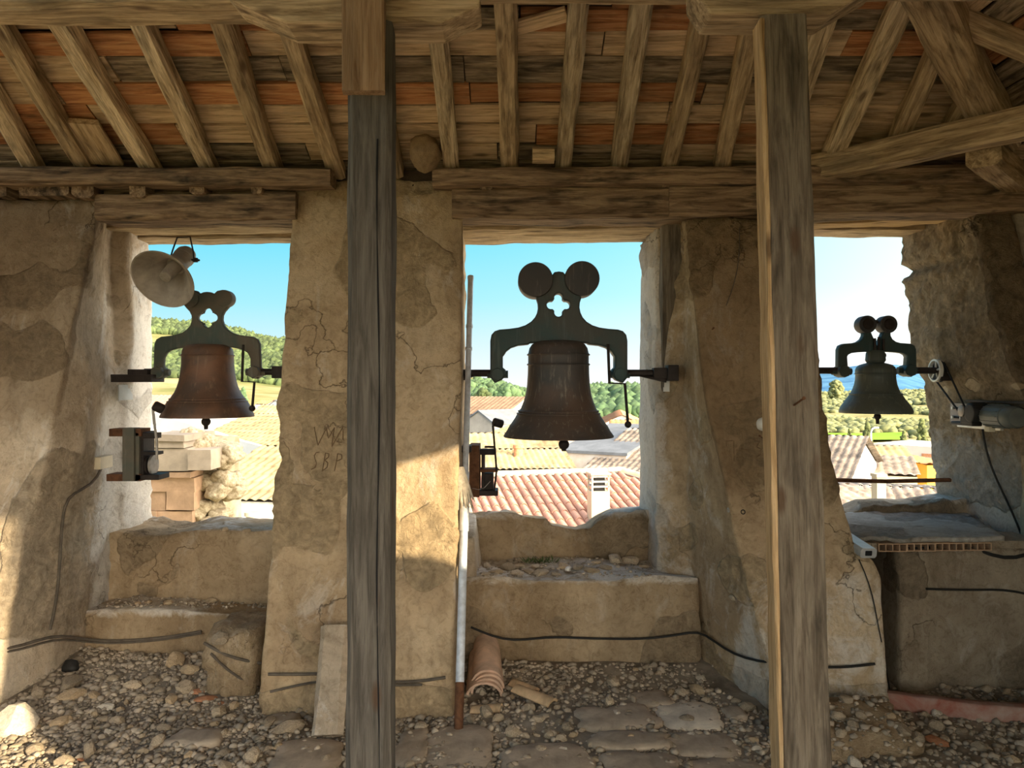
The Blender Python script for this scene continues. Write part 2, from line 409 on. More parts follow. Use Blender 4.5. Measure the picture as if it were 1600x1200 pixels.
WALLC = ext('cream_house_wall', (0.68, 0.56, 0.40), 0.9, 0, 0.2, 0.9, 0.2)
WALLG = ext('grey_house_wall', (0.46, 0.42, 0.37), 0.9, 0, 0.2, 0.9, 0.2)
WALLS = ext('stained_white_wall', (0.60, 0.42, 0.27), 0.9, 0, 0.1, 0.9, 0.2, col2=(0.74, 0.72, 0.69))
WALLP = ext('pinkish_wall', (0.66, 0.55, 0.47), 0.9, 0, 0.1, 0.9, 0.1)
WALLY = ext('ochre_yellow_wall', (0.78, 0.42, 0.07), 0.9, 0, 0.1, 0.9, 0.1)
RUBW = ext('golden_rubble', (0.62, 0.46, 0.25), 0.95, 0, 0.45, 3.5, 0.9, col2=(0.80, 0.70, 0.50))
ASHLAR = ext('dressed_stone', (0.52, 0.43, 0.33), 0.9, 0, 0.18, 5, 0.3, objvar=0.15)
BRICKO = ext('orange_brick_render', (0.58, 0.38, 0.24), 0.95, 0, 0.25, 5, 0.6, objvar=0.15)
GLASS = ext('dark_window', (0.16, 0.17, 0.19), 0.2, 0, 0.1)
FOREST = ext('pine_foliage', (0.085, 0.135, 0.045), 0.95, 0, 0.4, 0.4, 0.0, island=0.8, col2=(0.155, 0.21, 0.08))
OLIVE = ext('olive_foliage', (0.24, 0.27, 0.11), 0.95, 0, 0.35, 0.5, 0.0, island=0.7, col2=(0.36, 0.38, 0.17))
TREEG = ext('tree_foliage', (0.11, 0.19, 0.085), 0.95, 0, 0.4, 0.8, 0.0, island=0.6)
CYPR = ext('cypress_foliage', (0.16, 0.19, 0.07), 0.95, 0, 0.4, 2, 0.0, island=0.5)
BARK = ext('bark', (0.16, 0.11, 0.07), 0.95, 0, 0.3)
WEED = ext('weed_green', (0.10, 0.16, 0.04), 0.9, 0, 0.3)

def terrain_mat():
    m, t, b = mat_new('hillside')
    c = coords(t, 'Object')
    n = noisen(t, c, 0.018, 7, 0.62, 0.6); k = noisen(t, c, 0.10, 5, 0.7)
    col = rampn(t, n, [(0.36, (0.095, 0.115, 0.04)), (0.50, (0.20, 0.19, 0.09)), (0.64, (0.34, 0.28, 0.165))])
    col = mixc(t, 0.5, col, rampn(t, k, [(0.35, (0.55, 0.6, 0.5)), (0.62, (1.25, 1.2, 1.1))]), 'MULTIPLY')
    t.links.new(col, b.inputs['Base Color']); b.inputs['Roughness'].default_value = 1
    b.inputs['Specular IOR Level'].default_value = 0
    return m
TERRAIN = terrain_mat()
MOUNT = simple('hazy_blue_mountain', (0.04, 0.115, 0.24), 1, 0, 0.25, 0.02, 0, col2=(0.085, 0.19, 0.29), spec=0)  # the blue stands for the haze of distance
FIELD = simple('bright_green_field', (0.16, 0.27, 0.04), 1, 0, 0.15, 0.05, 0, spec=0)

# ------------------------------------------------------------------ masonry builders
SOLIDS = []          # objects on which cables, letters and stones are laid
def set_zone(o, name, fn):
    me = o.data; a = me.attributes.new(name, 'FLOAT', 'POINT')
    a.data.foreach_set('value', [fn(v.co) for v in me.vertices])
def set_rough(me, vals):
    a = me.attributes.new('rough', 'FLOAT', 'POINT'); a.data.foreach_set('value', vals)
def disp_point(p, amp, rough_fn, nrm=None):
    r = rough_fn(p) if rough_fn else 0.0
    q = p + turb(p + V((3.1, 1.7, 9.2)), 2.1, 2) * amp + turb(p, 9.0, 3) * (amp * 0.35 + 0.014 * r) + turb(p + V((5, 5, 5)), 24.0, 2) * (0.010 * r)
    return q, r
def base_rough(p):
    return smooth(0.12, 0.42, n1(p, 1.6, 4.0) + 0.5 * n1(p, 5, 1.0))
def loft(name, secs, mat, parent, res=0.03, amp=0.012, rough_fn=base_rough, soft=0.35):
    npt = len(secs[0][1]); zs = [s[0] for s in secs]
    segs = []
    for e in range(npt):
        L = max((V(s[1][(e + 1) % npt]) - V(s[1][e])).length for s in secs)
        segs.append(max(1, int(math.ceil(L / res))))
    n = sum(segs); levels = max(2, int(math.ceil((zs[-1] - zs[0]) / res)))
    vs, fs, rv = [], [], []
    for l in range(levels + 1):
        z = lerp(zs[0], zs[-1], l / levels)
        k = 0
        while k < len(zs) - 2 and z > zs[k + 1]: k += 1
        f = (z - zs[k]) / (zs[k + 1] - zs[k])
        poly = [V(a).lerp(V(b), f) for a, b in zip(secs[k][1], secs[k + 1][1])]
        ring = []
        for e in range(npt):
            for i in range(segs[e]): ring.append(poly[e].lerp(poly[(e + 1) % npt], i / segs[e]))
        cor = 0
        for e in range(npt):
            a, b = ring[cor - 1], ring[(cor + 1) % n]
            ring[cor] = ring[cor].lerp((a + b) / 2, soft); cor += segs[e]
        for q in ring:
            p, r = disp_point(V((q.x, q.y, z)), amp, rough_fn); vs.append(p); rv.append(r)
    for l in range(levels):
        for i in range(n):
            a = l * n + i; b = l * n + (i + 1) % n
            fs.append((a, b, b + n, a + n))
    fs.append(tuple(levels * n + i for i in range(n)))
    me = bpy.data.meshes.new(name); me.from_pydata([tuple(v) for v in vs], [], fs); me.update()
    set_rough(me, rv)
    o = link(me, name, mat, parent, smooth_=True)
    SOLIDS.append(o); return o
def gridcube(name, nu, nv, nw, fn, mat, parent, amp=0.012, rough_fn=base_rough, solid=True, M=None, sm=True):
    idx, vs, fs, rv = {}, [], [], []
    def vid(i, j, k):
        q = (i, j, k)
        if q not in idx:
            p = V(fn(i / nu, j / nv, k / nw)); r = 0
            if amp: p, r = disp_point(p, amp, rough_fn)
            idx[q] = len(vs); vs.append(tuple(p)); rv.append(r)
        return idx[q]
    for i in range(nu):
        for j in range(nv):
            fs.append((vid(i, j, nw), vid(i + 1, j, nw), vid(i + 1, j + 1, nw), vid(i, j + 1, nw)))
            fs.append((vid(i, j, 0), vid(i, j + 1, 0), vid(i + 1, j + 1, 0), vid(i + 1, j, 0)))
    for i in range(nu):
        for k in range(nw):
            fs.append((vid(i, 0, k), vid(i + 1, 0, k), vid(i + 1, 0, k + 1), vid(i, 0, k + 1)))
            fs.append((vid(i, nv, k), vid(i, nv, k + 1), vid(i + 1, nv, k + 1), vid(i + 1, nv, k)))
    for j in range(nv):
        for k in range(nw):
            fs.append((vid(0, j, k), vid(0, j, k + 1), vid(0, j + 1, k + 1), vid(0, j + 1, k)))
            fs.append((vid(nu, j, k), vid(nu, j + 1, k), vid(nu, j + 1, k + 1), vid(nu, j, k + 1)))
    me = bpy.data.meshes.new(name); me.from_pydata(vs, [], fs); me.update()
    set_rough(me, rv)
    o = link(me, name, mat, parent, M, sm)
    if solid: SOLIDS.append(o)
    return o
def blob(name, c, size, mat, parent=None, seed=0, sub=3, amp=0.25, boxy=0.5, solid=False, sm=True, rot=0.0):
    """an irregular boulder: a rounded box pushed about by noise"""
    bm = bmesh.new(); bmesh.ops.create_icosphere(bm, subdivisions=sub, radius=1)
    for v in bm.verts:
        d = v.co.normalized()
        mxc = max(abs(d.x), abs(d.y), abs(d.z))
        d = d.lerp(d / mxc * 0.82, boxy)
        d *= 1 + amp * noise.noise(d * 1.3 + V((seed * 3.7, seed, 0))) + amp * 0.4 * noise.noise(d * 3.5 + V((0, seed * 2.1, 5)))
        v.co = d
    me = bpy.data.meshes.new(name); bm.to_mesh(me); bm.free()
    M = Matrix.Translation(V(c)) @ Matrix.Rotation(rot, 4, 'Z') @ Matrix.Diagonal(V((*size, 1)))
    o = link(me, name, mat, parent, M, sm)
    if solid: SOLIDS.append(o)
    return o
def timber(name, p0, p1, wd, ht, mat, parent=None, up=(0, 0, 1), segs=14, jit=0.006, ch=0.18, seed=0, bend=0.0, taper=1.0):
    """a hewn timber: chamfered section, uneven edges, grain along its own x axis"""
    p0, p1 = V(p0), V(p1); d = p1 - p0; L = d.length; X = d.normalized()
    Z = V(up); Z = (Z - X * Z.dot(X)).normalized(); Y = Z.cross(X)
    M = Matrix((X, Y, Z)).transposed().to_4x4(); M.translation = (p0 + p1) / 2
    vs, fs = [], []
    c = ch * min(wd, ht)
    sec = [(-wd / 2 + c, -ht / 2), (wd / 2 - c, -ht / 2), (wd / 2, -ht / 2 + c), (wd / 2, ht / 2 - c), (wd / 2 - c, ht / 2), (-wd / 2 + c, ht / 2), (-wd / 2, ht / 2 - c), (-wd / 2, -ht / 2 + c)]
    for i in range(segs + 1):
        t = i / segs; x = (t - 0.5) * L; s = lerp(1, taper, t)
        for k, (y, z) in enumerate(sec):
            q = V((x * 2.3 + seed * 5.1, k * 1.9, seed * 1.3))
            jy = noise.noise(q) * jit + noise.noise(q * 3.1) * jit * 0.6; jz = noise.noise(q + V((7, 7, 7))) * jit + noise.noise(q * 3.1 + V((3, 3, 3))) * jit * 0.6
            vs.append((x, y * s + jy + bend * math.sin(t * math.pi), z * s + jz))
    for i in range(segs):
        for k in range(8):
            a = i * 8 + k; b = i * 8 + (k + 1) % 8
            fs.append((a, a + 8, b + 8, b))
    fs.append(tuple(range(8))); fs.append(tuple(segs * 8 + k for k in range(8))[::-1])
    me = bpy.data.meshes.new(name); me.from_pydata(vs, [], fs); me.update()
    return link(me, name, mat, parent, M)

# ------------------------------------------------------------------ the setting: front wall of the belfry
def yf(z): return 3.7 + 0.222 * z          # inner face leans: thicker at the foot
wall_front = thing('wall_front', None, None, (0, 4.3, 0), kind='structure')
def rb(*blobs):
    def f(p):
        r = base_rough(p) * 0.8
        for (x, z, rx, rz) in blobs:
            q = ((p[0] - x) / rx) ** 2 + ((p[2] - z) / rz) ** 2
            r = max(r, smooth(1.25, 0.6, q + 0.35 * n1(p, 6)))
        return r
    return f
# left pier with its splayed jamb
def left_poly(z):
    xr = -2.53 + 0.09 * z; st = smooth(1.5, 1.9, z)
    bl = smooth(1.95, 1.6, z) * (0.45 + 0.55 * smooth(0.7, 1.3, z))
    return [(-3.45, yf(z)), (xr, yf(z)), (lerp(xr, -2.44, 0.55) + 0.02 + 0.055 * bl, lerp(yf(z), 4.62, 0.45) - 0.05 * bl), (lerp(-2.43, -2.445, st), 4.62), (lerp(-2.41, -2.45, st), 4.70), (lerp(-2.385, -2.35, st), 4.73), (-2.375, 5.08), (-3.45, 5.08)]
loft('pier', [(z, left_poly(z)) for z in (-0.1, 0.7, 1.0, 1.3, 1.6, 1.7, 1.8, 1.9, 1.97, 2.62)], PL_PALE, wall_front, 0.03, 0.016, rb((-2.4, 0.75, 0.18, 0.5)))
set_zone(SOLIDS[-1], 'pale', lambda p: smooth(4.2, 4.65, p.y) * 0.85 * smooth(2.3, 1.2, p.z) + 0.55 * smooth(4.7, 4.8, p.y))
set_zone(SOLIDS[-1], 'dark', lambda p: 0.75 * smooth(yf(p.z) + 0.10, yf(p.z) + 0.02, p.y) * smooth(0.9, 1.7, p.z))  # upper front darkened: shade painted into the colour
# pier between first and second bell
loft('pier', [(z, [(-1.215, yf(z)), (-0.275, yf(z)), (-0.312, 5.08), (-1.32, 5.08)]) for z in (-0.1, 1.2, 2.74)], PL, wall_front, 0.022, 0.014,
     rb((-1.1, 0.93, 0.2, 0.16), (-0.7, 0.8, 0.16, 0.2), (-0.42, 0.78, 0.16, 0.2), (-0.9, 2.75, 0.6, 0.12), (-0.7, 0.05, 0.7, 0.1), (-1.2, 1.0, 0.08, 0.3)))
XL2 = [(0, 1.31), (0.3, 1.245), (0.55, 1.19), (0.85, 1.13), (1.47, 1.03), (2.1, 0.975), (2.6, 0.95)]
XR2 = [(0, 1.82), (0.62, 1.845), (0.70, 1.82), (0.77, 1.73), (1.0, 1.69), (1.47, 1.63), (2.6, 1.64)]
C2 = [(0, 1.075), (0.5, 1.03), (1.5, 0.985), (2.55, 0.965)]
def pier2(z):
    x = interp(XL2, z); c = interp(C2, z)
    return [(x, yf(z)), (interp(XR2, z), yf(z)), (1.74, 5.08), (0.842, 5.08), (0.85, 4.54), (c, 4.40)]
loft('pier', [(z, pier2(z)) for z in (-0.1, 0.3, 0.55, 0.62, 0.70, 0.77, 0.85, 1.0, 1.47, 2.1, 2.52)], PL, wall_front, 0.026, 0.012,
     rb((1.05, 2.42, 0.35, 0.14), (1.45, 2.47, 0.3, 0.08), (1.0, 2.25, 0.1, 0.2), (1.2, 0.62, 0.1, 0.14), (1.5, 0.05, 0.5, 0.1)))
set_zone(SOLIDS[-1], 'pale', lambda p: (0.75 * smooth(4.45, 4.6, p.y) + 0.28 * smooth(yf(p.z) + 0.04, yf(p.z) + 0.12, p.y)) * (1 - smooth(1.2, 1.4, p.x)) + 0.45 * smooth(0.75, 0.6, p.z) * smooth(1.15, 1.2, p.x))  # pale outer jamb and foot; the splay's lighter tone is painted light
set_zone(SOLIDS[-1], 'dark', lambda p: 0.75 * smooth(yf(p.z) + 0.05, yf(p.z) + 0.01, p.y) * smooth(0.8, 1.2, p.z))  # room-facing front darker, its shade put into the colour
JO = [(0.6, 2.83), (0.8, 2.81), (1.2, 2.775), (1.35, 2.765), (1.6, 2.72), (1.8, 2.635), (1.95, 2.63), (2.2, 2.60), (2.28, 2.57), (2.33, 2.66), (2.37, 2.585), (2.6, 2.575)]
JI = [(0.6, 3.0), (1.0, 2.95), (1.4, 2.80), (1.7, 2.67), (2.0, 2.62), (2.6, 2.585)]
JZ = sorted({z for z, _ in JO} | {z for z, _ in JI} | {0.55, 1.62, 1.66, 2.62})
XE = lambda z: 3.3 if z < 1.64 else 2.782 + 0.012 * math.sin(z * 9)
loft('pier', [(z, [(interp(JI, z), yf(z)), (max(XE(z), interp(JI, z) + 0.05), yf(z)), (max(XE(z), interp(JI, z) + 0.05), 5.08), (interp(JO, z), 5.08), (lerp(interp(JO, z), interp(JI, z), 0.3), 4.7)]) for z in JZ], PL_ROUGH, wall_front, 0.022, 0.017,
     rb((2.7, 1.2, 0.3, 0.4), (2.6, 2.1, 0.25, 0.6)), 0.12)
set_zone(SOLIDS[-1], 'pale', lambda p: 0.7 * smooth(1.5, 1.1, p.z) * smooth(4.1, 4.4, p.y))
set_zone(SOLIDS[-1], 'dark', lambda p: 0.95 * smooth(yf(p.z) + 0.10, yf(p.z) + 0.04, p.y))  # paints the front in shade beside the lit jamb
gridcube('pier', 10, 10, 40, lambda u, v, k: (lerp(2.818 + 0.014 * math.sin(9 * lerp(1.5, 2.62, k)), 3.3, u), lerp(4.26, 5.08, v), lerp(1.5, 2.62, k)), PL_GREY, wall_front, 0.012)
# low walls under the openings
gridcube('parapet', 44, 16, 18, lambda u, v, k: (lerp(-2.5, -1.1, u), lerp(4.62 + 0.02 * (1 - k), 5.08, v), lerp(-0.1, 0.70 + 0.02 * u + 0.012 * math.sin(u * 17) + (0.03 if u > .75 else 0), k)), PL_DARK, wall_front, 0.02)
gridcube('ledge', 44, 10, 14, lambda u, v, k: (lerp(-2.55, -1.1, u), lerp(4.37, 4.70, v), lerp(-0.1, 0.30 + 0.02 * math.sin(u * 7), k)), PL_DARK, wall_front, 0.025)
PT = [(740, 807), (755, 808), (770, 802), (803, 803), (822, 809), (853, 811), (862, 822), (880, 826), (903, 831), (922, 826), (938, 813), (961, 801), (1010, 797)]
def par2_top(x):
    px = 800 + x / 4.8 * F
    return 1.6 - (interp(PT, px) - 600) / F * 4.8
gridcube('parapet', 60, 10, 24, lambda u, v, k: (lerp(-0.33, 0.92, u), lerp(4.79, 5.08, v), lerp(-0.1, par2_top(lerp(-0.33, 0.92, u)) - 0.02 * v, k)), PL_DARK, wall_front, 0.016)
gridcube('ledge', 50, 20, 20, lambda u, v, k: (lerp(-0.33, 1.05, u), lerp(4.30 + 0.03 * (1 - k), 4.85, v), lerp(-0.1, 0.505 + 0.012 * math.sin(9 * u + 5 * v), k)), PL_DARK, wall_front, 0.02)
gridcube('buttress', 6, 14, 18, lambda u, v, k: (lerp(-0.30, -0.215 + 0.03 * (1 - k), u), lerp(4.33, 4.82, v), lerp(0.4, 0.78 - 0.06 * (1 - v), k)), PL_PALE, wall_front, 0.016)
gridcube('parapet', 40, 8, 12, lambda u, v, k: (lerp(1.66, 2.95, u), lerp(4.80, 5.08, v), lerp(0.5, interp([(1.66, 0.83), (2.03, 0.83), (2.11, 0.79), (2.16, 0.79), (2.27, 0.835), (2.55, 0.835), (2.7, 0.86), (2.95, 0.9)], lerp(1.66, 2.95, u)), k)), PL_GREY, wall_front, 0.016)
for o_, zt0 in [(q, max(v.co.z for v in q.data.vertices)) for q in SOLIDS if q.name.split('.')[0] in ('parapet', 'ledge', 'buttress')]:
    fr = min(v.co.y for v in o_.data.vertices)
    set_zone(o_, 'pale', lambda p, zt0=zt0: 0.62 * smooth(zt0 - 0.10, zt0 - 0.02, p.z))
# bench block under the right shelf, with its darker hollow front
gridcube('bench', 36, 16, 26, lambda u, v, k: (lerp(2.025, 3.1, u), lerp(4.0 + 0.03 * smooth(.12, .2, u), 4.85, v), lerp(-0.1, 0.732, k)), PL_GREY, wall_front, 0.010)
gridcube('bench', 8, 3, 3, lambda u, v, k: (lerp(1.84, 2.0, u), lerp(4.55, 4.85, v), lerp(-0.1, 0.732, k)), PL_GREY, wall_front, 0.0)
# unseen sides and back of the belfry, openings shaped for the light inside
def block(name, x0, x1, y0, y1, z0, z1, parent, mat=PL, amp=0.012):
    r = 0.12
    return gridcube(name, max(1, int(abs(x1 - x0) / r)), max(1, int(abs(y1 - y0) / r)), max(1, int(abs(z1 - z0) / r)),
                    lambda u, v, k: (lerp(x0, x1, u), lerp(y0, y1, v), lerp(z0, z1, k)), mat, parent, amp, solid=False)
wall_right = thing('wall_right', None, None, (2.85, 0.5, 0), kind='structure')
block('pier', 2.84, 3.0, 1.82, 4.28, -0.1, 2.845, wall_right)
gridcube('pier', 2, 12, 24, lambda u, v, k: (lerp(2.84, 2.97, u), lerp(interp([(-.1, -0.06), (1.3, -0.05), (1.9, 0.05), (2.5, 0.145), (2.845, 0.16)], lerp(-.1, 2.845, k)), 1.34, v), lerp(-0.1, 2.845, k)), PL, wall_right, 0.008, solid=False)  # edge slanted to trim the sun patch at the far left
block('lintel', 2.84, 2.97, 1.3, 1.9, 2.22, 2.845, wall_right)
gridcube('parapet', 2, 8, 14, lambda u, v, k: (lerp(2.84, 2.97, u), lerp(1.30, 1.86, v), lerp(-0.1, 1.83 - 0.38 * v, k)), PL, wall_right, 0.01, solid=False)  # sloped top shapes the sun patch on the first pier
block('parapet', 2.84, 2.97, -0.72, 0.14, -0.1, 1.25, wall_right)
block('lintel', 2.84, 2.97, -2.6, 0.2, 2.54, 2.845, wall_right)
block('pier', 2.84, 3.0, -1.15, -0.72, -0.1, 2.845, wall_right)
block('parapet', 2.84, 2.97, -2.55, -1.1, -0.1, 0.75, wall_right)
block('pier', 2.84, 3.0, -3.3, -2.55, -0.1, 2.845, wall_right)
wall_back = thing('wall_back', None, None, (0, -3.3, 0), kind='structure')
for x0, x1 in ((-3.45, -3.0), (-1.28, -1.02), (0.62, 0.88), (2.7, 3.0)): block('pier', x0, x1, -3.6, -3.3, -0.1, 2.845, wall_back)
for x0, x1 in ((-3.05, -1.25), (-1.05, 0.65), (0.85, 2.75)): block('parapet', x0, x1, -3.6, -3.4, -0.1, 0.35, wall_back)
block('lintel', -3.45, 3.0, -3.6, -3.3, 2.62, 2.845, wall_back)
wall_left = thing('wall_left', None, None, (-3.3, 0.5, 0), kind='structure')
for y0, y1 in ((3.3, 4.28), (0.6, 1.0), (-1.7, -1.3), (-3.3, -3.0)): block('pier', -3.55, -3.2, y0, y1, -0.1, 2.845, wall_left)
for y0, y1 in ((0.95, 3.35), (-1.35, 0.65), (-3.05, -1.65)): block('parapet', -3.5, -3.25, y0, y1, -0.1, 0.35, wall_left)
block('lintel', -3.55, -3.2, -3.3, 4.28, 2.62, 2.845, wall_left)

# floor with its paving stones
def floor_z(x, y):
    p = V((x, y, 0))
    z = 0.020 * n1(p, 1.3) + 0.012 * n1(p, 4.2, 3)
    z += 0.05 * smooth(3.75, 4.2, y) * smooth(-0.9, -1.6, x) + 0.03 * smooth(4.0, 4.3, y)
    z += 0.04 * smooth(-1.9, -2.6, x) * smooth(3.3, 3.9, y)
    return z
def grid_sheet(name, x0, x1, y0, y1, nx, ny, zf, mat, parent=None):
    vs = [(lerp(x0, x1, i / nx), lerp(y0, y1, j / ny), zf(lerp(x0, x1, i / nx), lerp(y0, y1, j / ny))) for j in range(ny + 1) for i in range(nx + 1)]
    fs = [(j * (nx + 1) + i, j * (nx + 1) + i + 1, (j + 1) * (nx + 1) + i + 1, (j + 1) * (nx + 1) + i) for j in range(ny) for i in range(nx)]
    me = bpy.data.meshes.new(name); me.from_pydata(vs, [], fs); me.update()
    return link(me, name, mat, parent, smooth_=True)
floor = grid_sheet('floor', -3.5, 3.0, 2.4, 4.9, 200, 90, floor_z, DIRT); floor['kind'] = 'structure'
SOLIDS.append(floor)
fb = grid_sheet('floor_rear', -3.5, 3.0, -3.75, 2.4, 40, 40, floor_z, PL_PALE, floor)  # unseen floor, made pale to bounce light up to the roof

# ------------------------------------------------------------------ ray casting on to what has been built
bpy.context.view_layer.update()
def make_bvh(objs):
    vs, fs = [], []
    for o in objs:
        b = len(vs); mw = o.matrix_world
        vs += [mw @ v.co for v in o.data.vertices]; fs += [tuple(i + b for i in p.vertices) for p in o.data.polygons]
    return BVHTree.FromPolygons(vs, fs)
BV = make_bvh(SOLIDS)
def hit(px, py, lift=0.0):
    d = (P(px, py, 1) - EYE).normalized()
    loc, nrm, _, dist = BV.ray_cast(EYE + d * 0.3, d)
    if loc is None: return P(px, py, 4.5), -d
    if nrm.dot(d) > 0: nrm = -nrm
    return loc + nrm * lift, nrm
def ground(x, y):
    loc, nrm, _, dist = BV.ray_cast(V((x, y, 0.9)), V((0, 0, -1)))
    return loc.z if loc is not None else 0.0
def cable(name, pts, r, mat, label, lift=None, step=14, parent=None, cat='cable', clip=False):
    path = []
    for (a, b), (c, d) in zip(pts, pts[1:]):
        k = max(1, int(math.hypot(c - a, d - b) / step))
        for i in range(k): path.append((lerp(a, c, i / k), lerp(b, d, i / k)))
    path.append(pts[-1])
    q = [hit(x, y, r * 0.9 + 0.007 if lift is None else lift)[0] for x, y in path]
    if clip:                                           # leave out points that missed the face the cable lies on
        md = sorted(p.y for p in q)[len(q) // 2]; q = [p for p in q if abs(p.y - md) < 0.14]
    for _ in range(3):
        q = [q[0]] + [(q[i - 1] + q[i] * 2 + q[i + 1]) / 4 for i in range(1, len(q) - 1)] + [q[-1]]
    o = MB().tube(q, r, 7).build(name, mat, parent, sm=True)
    if label: tag(o, label, cat)
    return o

# paving stones sunk in the floor
def slab_stone(name, px0, py0, px1, py1, mat, parent, seed, thick=0.05, proud=0.014):
    dn = 1.6 * F / (py1 - 600); df = 1.6 * F / (py0 - 600)
    c = V((((px0 + px1) / 2 - 800) / F * (dn + df) / 2, (dn + df) / 2, 0))
    hx = (px1 - px0) / F * (dn + df) / 4; hy = (df - dn) / 2
    z = ground(c.x, c.y); vs, fs = [], []; n = 26
    for ring, (s, h) in enumerate(((1.0, -thick), (1.02, proud * 0.35), (0.95, proud), (0.6, proud * 1.25))):
        for k in range(n):
            a = 2 * math.pi * k / n; cx, sy = math.cos(a), math.sin(a)
            e = 1 / (abs(cx) ** 4 + abs(sy) ** 4) ** 0.25
            rr = s * e * (1 + 0.30 * noise.noise(V((cx * 1.4 + seed * 3, sy * 1.4, seed))) + 0.12 * noise.noise(V((cx * 3.2, sy * 3.2 + seed, 1))))
            vs.append((cx * rr * hx, sy * rr * hy, h + (0.006 * noise.noise(V((cx * 3 * s, sy * 3 * s, seed))) if ring > 1 else 0)))
    for r in range(3):
        for k in range(n): fs.append((r * n + k, r * n + (k + 1) % n, (r + 1) * n + (k + 1) % n, (r + 1) * n + k))
    fs.append(tuple(3 * n + k for k in range(n)))
    me = bpy.data.meshes.new(name); me.from_pydata(vs, [], fs); me.update()
    return link(me, name, mat, parent, Matrix.Translation(V((c.x, c.y, z))), True)
for i, q in enumerate([(668, 1138, 776, 1202), (778, 1164, 925, 1230), (905, 1108, 1030, 1146), (1030, 1100, 1128, 1142), (1038, 1143, 1150, 1184), (930, 1148, 1045, 1176),
                       (940, 1178, 1062, 1225), (615, 1144, 668, 1200), (420, 1158, 535, 1215), (265, 1146, 345, 1172), (1070, 1186, 1200, 1230), (990, 1084, 1050, 1106), (420, 1120, 470, 1140), (1130, 1105, 1165, 1125)]):
    slab_stone('paving_stone', *q, PAVE if i not in (3,) else STONE_W, floor, i)

# ------------------------------------------------------------------ roof: ceiling planks, rafters and timbers
ceiling = thing('ceiling', None, None, (0, 2, 2.9), kind='structure')
ZR0, SL = 2.783, 0.40
def zr(y): return ZR0 + SL * (4.2 - y)              # underside of the rafters
def roof_hit(px, py, off=0.0):
    t = (600 - py) / F                                # 1.6 + t d = ZR0+off + SL (4.2-d)
    d = (ZR0 + off + SL * 4.2 - 1.6) / (t + SL)
    return V(((px - 800) / F * d, d, 1.6 + t * d))
RN = V((0, SL, 1)).normalized()                       # normal of the front slope
RTH = 0.092
feet = [(45, 262, 0, 185, 'a'), (130, 268, 0, 57, 'b'), (232, 270, 91, 44, 'a'), (325, 270, 216, 40, 'a'), (425, 270, 341, 35, 'b'), (520, 263, 455, 67, 'b'),
        (705, 270, 684, 64, 'a'), (797, 266, 790, 17, 'b'), (881, 263, 905, 13, 'a'), (969, 260, 1006, 10, 'a'), (1050, 250, 1099, 40, 'b'), (1132, 253, 1176, 50, 'b'),
        (1222, 250, 1290, 40, 'a'), (1308, 241, 1421, 0, 'a'), (1400, 238, 1478, 64, 'b'), (1488, 215, 1524, 145, 'b'), (612, 262, 575, 60, 'b')]
for i, (fx, fy, tx, ty, k) in enumerate(feet):
    a = roof_hit(fx, fy); b = roof_hit(tx, ty)
    dv = (b - a).normalized()
    jack = i in (14, 15)
    e = b + dv * 0.05 if jack else a + dv * ((a.y - 1.6) / -dv.y)
    a = a - dv * 0.10
    wd = 0.085 + 0.02 * random.random()
    off = RN * (RTH / 2)
    timber('rafter', a + off, e + off, wd, RTH, W_RAFT if k == 'a' else W_BEAM, ceiling, up=RN, segs=22, jit=0.010, ch=0.16, seed=i + 3)
# planks of the front slope
rows = [-70, -42, -15, 15, 51, 91, 132, 165, 196, 228, 253, 276]
edges = [roof_hit(800, y, RTH * 1.077).y for y in rows]
pm = [W_TAN, W_ORANGE, W_TAN, W_ORANGE, W_TAN, W_DARK, W_TAN, W_TAN, W_DARK, W_DARK, W_DARK]
pal = [[W_TAN, W_DARK, W_ORANGE], [W_TAN, W_ORANGE], [W_ORANGE, W_TAN], [W_ORANGE, W_ORANGE, W_TAN, W_DARK], [W_TAN, W_TAN, W_ORANGE], [W_DARK, W_DARK, W_TAN],
       [W_TAN, W_ORANGE, W_TAN], [W_TAN, W_TAN, W_ORANGE], [W_DARK, W_TAN, W_TAN, W_ORANGE], [W_DARK, W_TAN], [W_DARK, W_DARK, W_TAN]]
rr = random.Random(11)
for r in range(len(rows) - 1):
    y0, y1 = edges[r], edges[r + 1]                    # y0 nearer the ridge
    ym = (y0 + y1) / 2; wid = (y1 - y0) * math.sqrt(1 + SL * SL)
    x = -3.5 - rr.random() * 0.5
    while x < 2.75 - max(0, 4.2 - ym) + 0.1:
        L = rr.uniform(0.75, 2.1)
        x1 = min(x + L, 2.78 - (4.2 - ym) + 0.05)
        if x1 - x > 0.1:
            zc = zr(ym) + RTH * 1.077 + 0.012 + rr.uniform(0, 0.006)
            c0 = V((x + 0.003, ym + rr.uniform(-.008, .008), zc)); c1 = V((x1 - 0.003, ym + rr.uniform(-.008, .008), zc + rr.uniform(-.004, .004)))
            timber('plank', c0, c1, wid - rr.choice((0.004, 0.006, 0.010, 0.022)), 0.022, rr.choice(pal[r]), ceiling, up=RN, segs=10, jit=0.0045, ch=0.12, seed=r * 20 + x)
        x = x1 if x1 < 2.78 - (4.2 - ym) else 99
